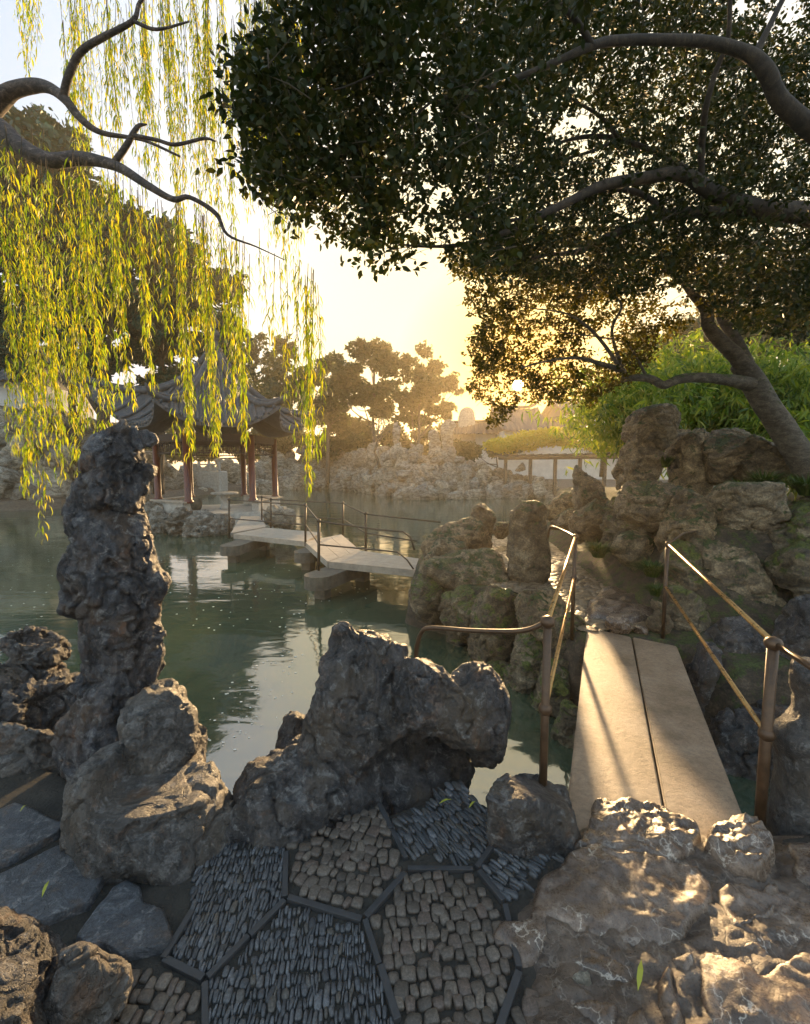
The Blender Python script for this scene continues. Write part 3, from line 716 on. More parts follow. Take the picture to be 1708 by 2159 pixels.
def panel(name, pxs, ang, l, w, h, mat, seed, label, **kw):
    Vs, Fs = [], []; poly = [G(x, y)[:2] for x, y in pxs]
    pebbles(Vs, Fs, poly, ang, l, w, h, seed, **kw)
    me = quads(np.vstack(Vs), np.vstack(Fs), name); tag(link('pavement', me, mat), label, kind='structure')
R90 = PI/2
panel('p', [(400, 1840), (470, 1780), (602, 1780), (598, 1898), (438, 2062), (350, 2020), (405, 1930)], R90+.05, .046, .017, .010, M['pebble'], 1, 'blue slate pebbles set on edge in the panel beside the seat boulder')
panel('p', [(607, 1910), (762, 1952), (800, 2050), (832, 2159), (860, 2300), (436, 2300), (436, 2080)], R90+.08, .042, .0165, .010, M['pebble'], 2, 'largest panel of blue slate pebbles set on edge')
panel('p', [(606, 1780), (800, 1690), (852, 1808), (848, 1842), (764, 1935), (612, 1890)], R90-.2, .056, .042, .013, M['cobble'], 3, 'small panel of brown granite cobbles below the peaked boulder', cube=4)
panel('p', [(780, 1945), (862, 1842), (1000, 1842), (1058, 1912), (1086, 2010), (1086, 2050), (1040, 2200), (1000, 2320), (870, 2320), (838, 2150), (800, 2020)], R90+.1, .05, .038, .013, M['cobble'], 4, 'largest panel of brown granite cobbles', cube=4)
panel('p', [(862, 1805), (810, 1745), (970, 1640), (1010, 1690), (1062, 1746), (1000, 1828)], R90+.55, .07, .022, .010, M['pebble'], 5, 'dark slate pebbles fanned beneath the overhanging rock')
panel('p', [(1012, 1838), (1068, 1755), (1200, 1790), (1135, 1862), (1066, 1902)], R90+.75, .062, .021, .013, M['pebble'], 6, 'pale slate pebbles in the small panel next to the veined slabs')
panel('p', [(345, 2038), (425, 2080), (428, 2300), (120, 2300), (190, 2140), (250, 2060)], R90-.1, .05, .036, .013, M['cobble'], 7, 'brown cobbles at the bottom left of the pebble panels', cube=4)
panel('p', [(1104, 2060), (1065, 2159), (1030, 2320), (1330, 2320), (1230, 2130)], R90+.2, .052, .04, .013, M['cobble'], 8, 'brown cobbles in the bottom corner next to the pale rocks', cube=4)
def strip(a, b_, w=.022, lab=None):
    a = G(*a); b_ = G(*b_); L = np.linalg.norm(b_-a); d = (b_-a)/L; e = np.array([-d[1], d[0], 0])
    mb = MB(); k = max(int(L/.16), 1); rr = np.random.default_rng(int(L*1e4))
    for i in range(k):
        c = a+d*L*(i+.5)/k+e*rr.normal()*.0015; mb.box(c+np.array([0, 0, .002+rr.uniform(-.002, .003)]), (L/k*.97, w*rr.uniform(.85, 1.1), .03), axes=(d, e, np.array([0, 0, 1.])))
    tag(mb.build('pavement_edging', M['tile_edge']), lab, kind='structure')
for a, b_, s_ in (((606, 1896), (765, 1944), 'between small cobbles and large slate panel'), ((601, 1902), (437, 2068), 'between the two blue slate panels'), ((430, 2068), (345, 2026), 'above the bottom left cobbles'), ((770, 1944), (838, 2160), 'between large slate panel and large cobble panel'), ((770, 1941), (855, 1846), 'below the small cobble panel'), ((1004, 1836), (1066, 1748), 'between the two fanned slate panels'), ((858, 1836), (999, 1837), 'above the large cobble panel'), ((1009, 1841), (1062, 1906), 'left of the pale slate panel'), ((1094, 2054), (1050, 2180), 'beside the bottom right cobbles'), ((1064, 1911), (1094, 2048), 'between large cobble panel and veined slabs'), ((431, 2076), (432, 2250), 'between bottom left cobbles and slate panel'), ((800, 1700), (856, 1815), 'right of the small cobble panel'), ((603, 1800), (601, 1898), 'short piece by the seat boulder'), ((345, 2030), (408, 1925), 'beside the angular flagstone')):
    strip(a, b_, lab='dark clay tile edging '+s_)

# ------------------------------------------------------------------ polished stones on the right
rp = M['rock_polished']
slabrock([(1028, 1962), (1062, 1925), (1110, 1915), (1140, 1870), (1180, 1810), (1240, 1790), (1330, 1800), (1470, 1822), (1510, 1870), (1505, 1935), (1450, 1990), (1350, 2020), (1300, 2000), (1200, 1965), (1165, 1945), (1150, 2030), (1105, 2040), (1070, 2000)], .03, 'veined_slab', rp, 'largest smooth brown slab with white veins beside the cobbles', 'rock slab', edge=.035, depth=.06, bumpy=.03, size=.25, seed=5, warp=.05, tilt=(.0, .10), dome=.015, res=.008)
slabrock([(1205, 1800), (1225, 1740), (1250, 1695), (1300, 1683), (1400, 1700), (1450, 1715), (1475, 1760), (1468, 1800), (1420, 1825), (1330, 1820), (1240, 1800)], .035, 'veined_slab', rp, 'glossy worn slab at the near end of the footbridge planks', 'rock slab', edge=.02, depth=.06, bumpy=.045, size=.14, seed=6, warp=.045, dome=.02, res=.008, holes=.015)
slabrock([(1480, 1790), (1492, 1745), (1545, 1722), (1600, 1740), (1640, 1790), (1645, 1840), (1600, 1860), (1530, 1840)], .05, 'veined_slab', rp, 'shiny humped stone right of the slab at the bridge end', 'rock slab', edge=.025, depth=.07, bumpy=.05, size=.12, seed=7, warp=.05, dome=.03, res=.008, holes=.03)
slabrock([(1465, 2030), (1480, 2005), (1560, 2025), (1600, 2060), (1690, 2015), (1800, 2040), (1860, 2140), (1860, 2330), (1500, 2330), (1500, 2160), (1475, 2100)], .03, 'veined_slab', rp, 'pinkish veined slab in the bottom right corner', 'rock slab', edge=.012, depth=.06, bumpy=.02, size=.22, seed=8, warp=.015, dome=.02, tilt=(0, .1), res=.009)
slabrock([(1345, 2045), (1400, 2020), (1440, 2040), (1435, 2075), (1460, 2120), (1470, 2160), (1440, 2220), (1400, 2180), (1370, 2090)], .05, 'rock', rp, 'pale knobbly pitted rock left of the pinkish slab', 'rock', edge=.04, bumpy=.03, size=.09, seed=9, warp=.03, res=.008, holes=.03)
slabrock([(1190, 2060), (1200, 2045), (1245, 2040), (1255, 2070), (1215, 2080)], .035, 'rock', M['rock_far'], 'small white fluted stone set in brown mortar', 'rock', edge=.02, bumpy=.02, size=.04, seed=10, warp=.01, res=.005)
slabrock([(1170, 2090), (1230, 2080), (1310, 2090), (1330, 2130), (1320, 2200), (1260, 2200), (1200, 2150)], .035, 'rock', rp, 'low brown rock sunk in mortar beside the bottom right cobbles', 'rock', edge=.05, bumpy=.02, size=.12, seed=11, warp=.02, res=.009)
slabrock([(1505, 1950), (1560, 1920), (1610, 1890), (1660, 1900), (1640, 1935), (1600, 1960), (1540, 1975)], .04, 'rock', rp, 'curled glossy rock ridge right of the largest veined slab', 'rock', edge=.04, bumpy=.03, size=.1, seed=12, warp=.03, res=.008, holes=.02)
slabrock([(1590, 1870), (1630, 1850), (1660, 1870), (1665, 1895), (1625, 1900)], .05, 'rock', rp, 'small nodular rock behind the curled rock ridge', 'rock', edge=.03, bumpy=.02, size=.07, seed=13, warp=.02, res=.008)
slabrock([(1440, 1985), (1530, 1975), (1560, 1995), (1520, 2010), (1460, 2005)], .025, 'rock', rp, 'flat sliver of rock above the pinkish slab', 'rock', edge=.03, bumpy=.015, size=.1, seed=14, warp=.02, res=.008)
for poly, h_, sz, lab, sd_ in (([(1500, 1870), (1560, 1860), (1640, 1870), (1720, 1900), (1740, 1990), (1690, 2005), (1600, 2040), (1545, 2010), (1520, 1960)], .02, .18, 'rippled brown slab between the largest veined slab and the right edge', 31),
        ([(1150, 2062), (1210, 1985), (1300, 2020), (1345, 2035), (1350, 2100), (1290, 2085), (1200, 2045)], .012, .16, 'low glossy slab just below the largest veined slab', 32),
        ([(1330, 2130), (1365, 2110), (1390, 2200), (1400, 2330), (1180, 2330), (1200, 2170), (1260, 2210)], .022, .2, 'smooth brown slab at the bottom edge left of the pinkish slab', 33),
        ([(1650, 1780), (1720, 1770), (1860, 1820), (1880, 1900), (1730, 1890), (1665, 1850)], .03, .16, 'smooth slab at the foot of the pale forked stone', 34),
        ([(1480, 2010), (1560, 1985), (1700, 2000), (1690, 2010), (1600, 2055), (1565, 2025)], .015, .12, 'thin slab edge above the pinkish slab', 35),
        ([(1395, 2030), (1470, 1990), (1480, 2050), (1470, 2100), (1440, 2070)], .018, .1, 'small glossy slab between pitted rock and pinkish slab', 36)):
    slabrock(poly, h_, 'veined_slab', rp, lab, 'rock slab', edge=.03, depth=.05, bumpy=.026, size=sz, seed=sd_, warp=.03, dome=.01, res=.009, holes=.008)
# mortar apron between the stones
def apron(Pn, s_, z, prof):
    p3 = np.c_[Pn, 0*s_]; return -.01+.02*sstep(0, .15, s_)+(.03*fbm(p3*7+fbm(p3*4, 2, seed=3)[:, None]*.8, 5, .55, seed=8, ridged=True)+.01*fbm(p3*14, 4, .6, seed=8))*sstep(0, .1, s_)+.02*fbm(p3*2, 3, seed=9)*sstep(0, .2, s_)
slabrock([(1060, 1910), (1150, 1830), (1200, 1740), (1250, 1715), (1600, 1760), (1700, 1760), (2300, 1900), (2300, 2600), (1010, 2600), (1062, 2180), (1104, 2050), (1090, 2000)], .01, 'pavement_mortar', M['apron'], 'worn brown rock floor and mortar between the veined slabs', None, res=.012, kind='structure', fn=apron)
boulder(1000, 1622, 1228, 1800, 1.98, .36, 91, M['rock_dark'], 'dark wedge shaped boulder between pebble paving and footbridge', amp=.028, pits=.1, sink=.03, lean=-.12, npl=7)
# standing stone at the right edge
mb = MB()
loft(mb, [(1398, 1685, 1760, .15), (1440, 1682, 1770, .2), (1500, 1688, 1780, .2), (1540, 1645, 1790, .22), (1555, 1640, 1800, .24), (1620, 1650, 1810, .26), (1700, 1640, 1820, .28), (1760, 1632, 1850, .3), (1850, 1640, 1860, .3)], 2.05, .25, 24)
carved(mb, 'standing_stone', M['rock_smooth'], 'smooth pale grey forked stone standing at the right edge by the bridge', 'standing stone', .014, .012, .2, 95, .15)
# fallen leaves
for i, (x, y, a, l, lab) in enumerate(((1345, 2090, 1.0, .1, 'long yellow green willow leaf lying on the brown mortar'), (88, 1893, 1.9, .07, 'yellow green willow leaf on the largest slate flagstone'), (42, 1712, 1.5, .04, 'small yellow leaf on the upper slate flagstone'), (925, 1695, .3, .07, 'green leaf beside the dark fanned pebbles'), (988, 1705, .8, .06, 'orange brown leaf under the overhanging rock'))):
    g = G(x, y, .05); mb = MB(); d = np.array([math.cos(a), math.sin(a), .08]); s_ = np.cross(d, (0, 0, 1.))
    pts = [(0, 0), (.3, .08), (.6, .09), (1, 0), (.6, -.07), (.3, -.07)]
    mb.add([g+d*l*t+s_*l*w+np.array([0, 0, .012*math.sin(t*3)]) for t, w in pts], [(0, 1, 5), (1, 2, 4, 5), (2, 3, 4)])
    tag(mb.build('fallen_leaf', M['fallen']), lab, 'leaf', 'fallen leaves')

# ================================================================== FOOTBRIDGE
fb = empty('footbridge', G(1360, 1540))
def plank(pxs, z1, z0, seed):
    poly = np.array([G(x, y, z1)[:2] for x, y in pxs])
    bmx = bmesh.new(); vs = [bmx.verts.new((p[0], p[1], z1)) for p in poly]; f = bmx.faces.new(vs)
    if f.normal.z == 0: f.normal_update()
    f.normal_update()
    if f.normal.z < 0: f.normal_flip()
    e = bmesh.ops.extrude_face_region(bmx, geom=[f]); bmesh.ops.translate(bmx, verts=[v for v in e['geom'] if isinstance(v, bmesh.types.BMVert)], vec=(0, 0, z0-z1))
    bmesh.ops.recalc_face_normals(bmx, faces=bmx.faces[:])
    bmesh.ops.bevel(bmx, geom=bmx.edges[:], offset=.008, segments=2, affect='EDGES')
    me = bpy.data.meshes.new('slab'); bmx.to_mesh(me); bmx.free(); return me
link('slab', plank([(1188, 1760), (1238, 1322), (1331, 1343), (1398, 1700), (1410, 1770)], .0, -.13, 1), M['plank'], fb, False)
link('slab', plank([(1414, 1770), (1402, 1700), (1334, 1343), (1427, 1362), (1577, 1745), (1584, 1765)], -.002, -.13, 2), M['plank'], fb, False)
tag(fb, 'footbridge of two worn granite planks crossing the channel', 'footbridge')
def rail_post(top, base_z, r=.02, knob=.03, sides=12, root=None, mat=None, collar=None, name='post'):
    """top: world point of the post's head"""
    mb = MB(); x, y, z = top
    mb.tube([(x, y, base_z), (x, y, z)], r, sides)
    if collar: mb.sphere((x, y, collar), knob*.95, 14)
    p = mb.build(name, mat, root, True)
    k = MB(); k.lathe((x, y, z), [(r, -.03), (knob, -.015), (knob*1.05, .0), (knob*.8, .018), (knob*.3, .027)], 14)
    k.build('knob', mat, p, True); return p
# left railing
LN = P(1155, 1310, 2.12); LN[1] = 2.12                # near post head
LF = P(1214, 1131, 4.35)
lr = empty('railing', (LN[0], LN[1], 0))
zt = LN[2]; LF = P(1213, 1132, 4.55)
rail_post(LN, -.35, .02, .034, root=lr, mat=M['iron'], collar=P(1145, 1495, 2.12)[2])
rail_post(LF, -.1, .02, .032, root=lr, mat=M['iron'], collar=LF[2]-.42)
mb = MB(); mb.tube([LN, LF], .013, 10); mb.build('top_rail', M['iron_worn'], lr, True)
mb = MB(); mb.tube([np.array([LN[0], LN[1], P(1145, 1495, 2.12)[2]]), np.array([LF[0], LF[1], LF[2]-.42])], .012, 10); mb.build('lower_rail', M['iron_worn'], lr, True)
e = P(880, 1345, 2.45)
mb = MB(); mb.tube(crom([LN+np.array([0, 0, .0]), P(1100, 1330, 2.16), P(1000, 1330, 2.28), P(910, 1324, 2.4), P(888, 1335, 2.43), P(878, 1370, 2.45), P(878, 1410, 2.45)], 6), .0125, 10); mb.build('end_rail', M['iron'], lr, True)
mb = MB(); mb.tube(crom([LF, P(1190, 1120, 5.2), P(1162, 1111, 5.6), P(1155, 1135, 5.7)], 5), .013, 10); mb.build('end_rail', M['iron'], lr, True)
tag(lr, 'left bronze coloured railing of the footbridge on the open water side', 'railing')
RN = P(1631, 1355, 2.05); RF = P(1408, 1147, 4.35)
rr_ = empty('railing', (RN[0], RN[1], 0)); cz = P(1618, 1548, 2.05)[2]
rail_post(RN, -.45, .024, .037, root=rr_, mat=M['iron'], collar=cz)
rail_post(RF, -.1, .019, .024, root=rr_, mat=M['iron'], collar=P(1408, 1237, 4.35)[2])
mb = MB(); mb.tube([RN, RF], .013, 10); mb.build('top_rail', M['iron_worn'], rr_, True)
mb = MB(); mb.tube([np.array([RN[0], RN[1], cz]), np.array([RF[0], RF[1], P(1408, 1237, 4.35)[2]])], .012, 10); mb.build('lower_rail', M['iron_worn'], rr_, True)
mb = MB(); mb.tube([RN, P(1700, 1400, 1.85), P(1790, 1460, 1.65)], .014, 10); mb.build('end_rail', M['iron'], rr_, True)
mb = MB(); mb.tube([RF, P(1440, 1125, 4.5), P(1470, 1120, 4.9)], .012, 10); mb.build('end_rail', M['iron'], rr_, True)
tag(rr_, 'right bronze coloured railing of the footbridge beside the rock wall', 'railing')

# ================================================================== MIDDLE GROUND STONES
mb = MB()
loft(mb, [(1058, 1090, 1150, .14), (1075, 1078, 1158, .3), (1110, 1070, 1160, .38), (1150, 1068, 1160, .4), (1190, 1068, 1160, .42), (1215, 1070, 1160, .42), (1245, 1075, 1160, .4)], 6.7, .4, 20)
blob(mb, 1150, 1215, 6.6, .14, .15, .17, 3)
carved(mb, 'standing_stone', M['rock_warm'], 'upright furrowed stone with a split top between path and pond', 'standing stone', .02, .035, .35, 101, .4, .4, 1.3, smooth_first=1, facets=50)
RW, RM = M['rock_warm'], M['rock_moss']
boulder(875, 1163, 1068, 1222, 6.9, .9, 111, RW, 'long flat topped boulder at the end of the zigzag bridge', amp=.045, sink=.1)
mb = MB(); loft(mb, [(1078, 1010, 1035, .2), (1095, 960, 1040, .5), (1115, 915, 1040, .6), (1140, 885, 1038, .7), (1170, 880, 1030, .7), (1195, 885, 1030, .7)], 8.2, .6, 20)
carved(mb, 'boulder', RW, 'wedge shaped boulder rising to the right behind the zigzag bridge end', voxel=.03, amp=.045, size=.6, seed=112, pits=.2, facets=50)
boulder(958, 1060, 1046, 1160, 9.0, .9, 113, RW, 'tallest rounded boulder behind the wedge shaped boulder', amp=.045, sink=.2)
mb = MB(); loft(mb, [(1112, 918, 945, .2), (1130, 908, 960, .3), (1150, 900, 985, .4), (1165, 890, 990, .4), (1180, 888, 985, .4)], 7.5, .4, 18)
carved(mb, 'boulder', RW, 'small pale peaked boulder in front of the wedge shaped boulder', voxel=.03, amp=.04, size=.4, seed=114, pits=.2)
boulder(1036, 1100, 1080, 1135, 9.6, .6, 115, M['rock_warm'], 'low pale stone left of the upright furrowed stone', 'rock', 'rock', amp=.08)
for i, (xl, yt, xr, yb, Y, th, m_, lab) in enumerate((
    (862, 1215, 940, 1300, 6.6, .8, RM, 'mossy bank rock directly under the flat topped boulder'),
    (925, 1232, 1040, 1330, 6.0, .8, RM, 'mossy bank rock with a pale flat top'),
    (990, 1235, 1110, 1420, 5.6, .9, RM, 'mossiest dark rock in the middle of the pond bank'),
    (1095, 1225, 1215, 1330, 5.1, .7, RW, 'pale worn rock left of the bridge landing'),
    (1060, 1310, 1180, 1470, 5.0, .8, RM, 'dark wet rock below the bridge landing'),
    (1120, 1400, 1235, 1530, 4.4, .6, RM, 'lowest mossy rock beside the footbridge planks'),
    (1160, 1290, 1260, 1450, 4.75, .5, RM, 'rock holding the far end of the footbridge planks'),
    (930, 1300, 1020, 1380, 6.2, .5, RM, 'small rock at the waterline of the mossy bank'),
    (1020, 1400, 1100, 1480, 5.1, .5, RM, 'half sunk rock at the foot of the mossy bank'),
    (1150, 1480, 1240, 1600, 3.9, .4, RM, 'black damp rock in shade under the footbridge'))):
    boulder(xl, yt, xr, yb, Y, th, 120+i, m_, lab, 'rock', 'rock', amp=.07, sink=.15, pits=.5, sub=6)
# stones of the bridge landing
slabrock([(1228, 1300), (1232, 1270), (1260, 1240), (1310, 1232), (1370, 1245), (1400, 1270), (1395, 1300), (1345, 1312), (1300, 1305)], .05, 'landing_slab', rp, 'shiny polished stone step at the far end of the footbridge', 'rock slab', edge=.12, bumpy=.05, size=.3, seed=15, warp=.06, dome=.04, res=.02, holes=.02)
for i, (xl, yt, xr, yb, Y, lab) in enumerate(((1268, 1298, 1335, 1336, 4.55, 'dark knobbly stone at the far end of the planks'), (1338, 1318, 1372, 1345, 4.5, 'small fist shaped stone at the far right of the planks'), (1370, 1285, 1408, 1340, 4.55, 'stacked grey stones beside the far right railing post'), (1375, 1262, 1402, 1290, 4.9, 'little stone above the stacked grey stones'))):
    boulder(xl, yt, xr, yb, Y, .25, 140+i, M['rock_polished'] if i < 2 else RW, lab, 'rock', 'rock', amp=.1, sub=5)

# ================================================================== ROCK WALL ON THE RIGHT
wall = [
    (1335, 855, 1442, 950, 7.0, .8, 9, 0, 'flat topped block crowning the rock wall'),
    (1292, 925, 1402, 1060, 7.2, .7, 16, .1, 'buff waisted rock under the crowning block'),
    (1400, 880, 1505, 1060, 7.3, .8, 12, 0, 'tall rounded rock right of the crowning block'),
    (1480, 893, 1585, 1020, 7.0, .9, 12, 0, 'dark angular rock behind the leaning tree'),
    (1545, 915, 1650, 1010, 6.6, .9, 14, 0, 'striped dark rock next to the leaning trunk'),
    (1214, 983, 1276, 1110, 7.9, .6, 8, -.15, 'pointed rock spire at the left end of the rock wall'),
    (1208, 1050, 1300, 1130, 7.4, .8, 14, 0, 'undercut rock beneath the pointed spire'),
    (1250, 1035, 1400, 1165, 6.7, .9, 12, 0, 'broad dark mossy block above the path'),
    (1275, 1125, 1400, 1200, 6.2, .7, 12, 0, 'rounded brown boulder low beside the path'),
    (1320, 1020, 1460, 1110, 6.3, .8, 10, .2, 'slanting brown rock in the middle of the rock wall'),
    (1398, 1035, 1520, 1170, 5.6, .9, 9, 0, 'pale ledge rock above the right railing'),
    (1490, 1020, 1640, 1130, 5.5, .9, 11, 0, 'long brown ledge rock below the grass tufts'),
    (1610, 1045, 1800, 1180, 5.2, .9, 11, 0, 'dark ledge rock at the right edge of the wall'),
    (1395, 1150, 1500, 1290, 5.2, .8, 13, 0, 'rough rock behind the far right railing post'),
    (1482, 1125, 1610, 1330, 5.0, .8, 8, 0, 'large smooth faced rock right of the railing'),
    (1590, 1140, 1800, 1380, 4.9, 1.0, 13, 0, 'large dark rock face at the right edge'),
    (1405, 1240, 1500, 1370, 4.7, .6, 10, 0, 'squared pale rock below the right railing'),
    (1465, 1300, 1580, 1490, 4.3, .7, 9, 0, 'split faced rock standing in the dark channel'),
    (1560, 1360, 1760, 1560, 4.2, .9, 12, 0, 'shadowed rock deep in the channel'),
    (1430, 1350, 1500, 1560, 4.1, .5, 12, 0, 'narrow dark rock beside the right plank'),
    (1490, 1480, 1680, 1680, 3.6, .8, 12, 0, 'black rock low in the channel under the right railing'),
    (1650, 1250, 1850, 1480, 3.9, .7, 12, 0, 'dark cave side rock behind the right edge stone'),
    (1120+30, 1040, 1212, 1092, 10.0, .9, 13, 0, 'pale rounded rock beyond the path end'),
    (1165, 1075, 1225, 1112, 9.2, .6, 13, 0, 'small grey rock at the water side of the path'),
    (1205, 1010, 1265, 1075, 9.6, .7, 14, 0, 'weathered rock behind the pointed spire'),
]
for i, (xl, yt, xr, yb, Y, th, npl, lean, lab) in enumerate(wall):
    boulder(xl-4, yt-3, xr+4, yb+3, Y, th, 200+i, M['rock_dark'] if 17 <= i <= 21 else RM if i in (7, 13, 12, 15, 16) else RW, lab, 'wall_rock', 'rock', amp=.065, size=.5, pits=.6, npl=npl, lean=lean, sink=.12, sub=6, group='stones of the rock wall', strat=1.6)

# grass tufts
def tuft(px, py, Y, h, n_, seed, lab, z=None, sp=.16):
    r = np.random.default_rng(seed); c = P(px, py, Y)
    V = []; F = []
    for i in range(n_):
        a = r.uniform(0, 2*PI); d = np.array([math.cos(a), math.sin(a), 0]); L = h*r.uniform(.6, 1.2); o_ = d*r.uniform(0, sp*.45); w = .005*r.uniform(.7, 1.2)+h*.006
        s_ = np.array([-d[1], d[0], 0]); b_ = len(V); out_ = r.uniform(.5, 1.0)
        for k in range(5):
            t = k/4; q = o_+d*L*out_*t**1.4*.85+np.array([0, 0, L*(t*1.0-.75*out_*t*t)]); ww = w*(1-t**2*.95)
            V += [q-s_*ww, q+s_*ww]
        for k in range(4): F.append((b_+2*k, b_+2*k+1, b_+2*k+3, b_+2*k+2))
    o = link('grass_tuft', mk(V, F), M['leaf_grass']); o.location = tuple(c); tag(o, lab, 'grass tuft', 'arching grass tufts')
tuft(1262, 1175, 6.0, .34, 420, 1, 'arching grass tuft at the left foot of the rock wall beside the path')
tuft(1375, 1215, 5.2, .32, 380, 2, 'arching grass tuft near the far right railing post')
tuft(1385, 1255, 4.9, .2, 200, 7, 'small low grass tuft just below the tuft by the far right post')
tuft(1610, 1035, 5.9, .42, 500, 3, 'grass tuft growing on the ledge left of the trunk')
tuft(1560, 1040, 5.8, .3, 300, 4, 'smaller grass tuft at the left end of the ledge')
tuft(1700, 1045, 5.5, .42, 460, 5, 'grass tuft at the right edge at the foot of the leaning trunk')
tuft(1400, 985, 7.0, .3, 260, 6, 'shaded grass tuft hanging in the gap of the rock wall')

# ================================================================== ZIGZAG BRIDGE
DZ = -.15
zb = empty('zigzag_bridge', G(690, 1150, DZ))
segs = [[(487, 1124), (560, 1111), (548, 1088), (508, 1088)],
        [(492, 1126), (644, 1142), (678, 1122), (560, 1112)],
        [(642, 1142), (690, 1184), (760, 1160), (720, 1126), (680, 1122)],
        [(692, 1184), (905, 1205), (905, 1180), (760, 1160)]]
for k, s_ in enumerate(segs):
    poly = [np.array(G(x, y, DZ)[:2]) for x, y in s_]
    cen = sum(poly)/len(poly)
    # two or three long slabs side by side in every segment
    a, b_, c, d = poly[0], poly[1], poly[2], poly[-1]
    if k == 2: c, d = poly[2], poly[3]; 
    mb = MB(); nn = 3
    for j in range(nn):
        t0, t1 = j/nn+.006, (j+1)/nn-.006
        q = [a+(d-a)*t0, b_+(c-b_)*t0, b_+(c-b_)*t1, a+(d-a)*t1]
        mb.prism([tuple(v) for v in q], DZ-.13, DZ-.002*j)
    me = mb.mesh('deck'); o = link('deck', me, M['deck'], zb, False)
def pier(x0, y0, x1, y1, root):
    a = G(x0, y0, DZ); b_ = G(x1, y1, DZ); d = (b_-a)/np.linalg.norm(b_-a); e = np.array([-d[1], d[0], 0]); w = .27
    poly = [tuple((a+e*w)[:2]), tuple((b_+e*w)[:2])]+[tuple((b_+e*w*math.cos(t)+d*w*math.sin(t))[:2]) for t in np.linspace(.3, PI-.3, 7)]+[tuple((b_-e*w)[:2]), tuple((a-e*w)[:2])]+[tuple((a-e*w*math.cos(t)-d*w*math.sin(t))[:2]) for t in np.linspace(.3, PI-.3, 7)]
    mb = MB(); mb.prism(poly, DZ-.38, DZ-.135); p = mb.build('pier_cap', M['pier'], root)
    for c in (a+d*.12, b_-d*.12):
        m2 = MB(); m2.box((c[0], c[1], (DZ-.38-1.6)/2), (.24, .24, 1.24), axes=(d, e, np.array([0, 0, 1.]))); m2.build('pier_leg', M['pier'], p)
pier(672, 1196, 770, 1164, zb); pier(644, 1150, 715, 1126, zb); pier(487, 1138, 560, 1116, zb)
tag(zb, 'low stone zigzag bridge leading over the pond to the pavilion', 'bridge')
def zrail(posts, ends, lab, r=.017):
    """posts: (px, ytop, ybase); ends: points continuing the rails past the last post"""
    root = empty('railing', G(posts[-1][0], posts[-1][2], DZ)); tops = []; mids = []
    for (x, yt, yb) in posts:
        g = G(x, yb, DZ); t = P(x, yt, g[1]); tops.append(t); m_ = t.copy(); m_[2] = g[2]+.47*(t[2]-g[2]); mids.append(m_)
        mb = MB(); mb.tube([(g[0], g[1], DZ-.1), t], .028, 8); p = mb.build('post', M['iron_far'], root, True)
        k = MB(); k.sphere(t+np.array([0, 0, .01]), .042, 10); k.build('knob', M['iron_far'], p, True)
    te, me_ = ends
    mb = MB(); mb.tube(tops+te, r, 8); mb.build('top_rail', M['iron_far'], root, True)
    mb = MB(); mb.tube(mids+me_, r*.9, 8); mb.build('lower_rail', M['iron_far'], root, True)
    tag(root, lab, 'railing'); return root
zrail([(483, 1054, 1128), (644, 1065, 1143), (672, 1099, 1192)], ([P(800, 1117, 8.2), P(850, 1121, 8.0), P(866, 1133, 7.95), P(874, 1160, 7.9)], [P(800, 1160, 8.3), P(838, 1164, 8.05), P(858, 1180, 8.0), P(872, 1200, 7.9)]), 'iron railing on the near side of the zigzag bridge')
zrail([(552, 1048, 1096), (571, 1053, 1111), (723, 1061, 1125), (771, 1084, 1159)], ([P(929, 1101, 9.4)], [P(880, 1141, 9.6)]), 'iron railing on the far side of the zigzag bridge')

# ================================================================== PAVILION
PC = P(461, 990, 20.6); PCX, PCY = PC[0], PC[1]; FL = -.12; PHI0 = math.radians(-96)
def hexp(R, k, z, off=0): a = PHI0+k*PI/3+off; return np.array([PCX+R*math.cos(a), PCY+R*math.sin(a), z])
pv = empty('pavilion', (PCX, PCY, FL))
mb = MB(); mb.prism([tuple(hexp(2.95, k, 0)[:2]) for k in range(6)], -.55, FL); mb.prism([tuple(hexp(3.05, k, 0)[:2]) for k in range(6)], -.75, -.552); mb.build('platform', M['stonewall'], pv)
SWT = .42
for k in range(6):
    if k in (0, 3): continue                                     # openings to the two bridges
    mb = MB(); a = hexp(2.55, k, 0); b_ = hexp(2.55, k+1, 0); d = (b_-a)/np.linalg.norm(b_-a); e = np.array([-d[1], d[0], 0]); c = (a+b_)/2
    mb.box((c[0], c[1], FL+SWT/2), (np.linalg.norm(b_-a)-.1, .3, SWT), axes=(d, e, np.array([0, 0, 1.])))
    w = mb.build('seat_wall', M['stonewall'], pv)
    m2 = MB(); m2.box((c[0], c[1], FL+SWT+.035), (np.linalg.norm(b_-a)+.16, .46, .07), axes=(d, e, np.array([0, 0, 1.]))); m2.build('coping', M['deck'], w)
EZ = 3.05                                                       # top of the columns
for k in range(6):
    c = hexp(2.45, k, 0); mb = MB()
    mb.lathe((c[0], c[1], FL+SWT), [(.19, 0), (.2, .06), (.15, .14), (.135, .16), (.135, EZ-FL-SWT)], 16); mb.build('column', M['lacquer'], pv, True)
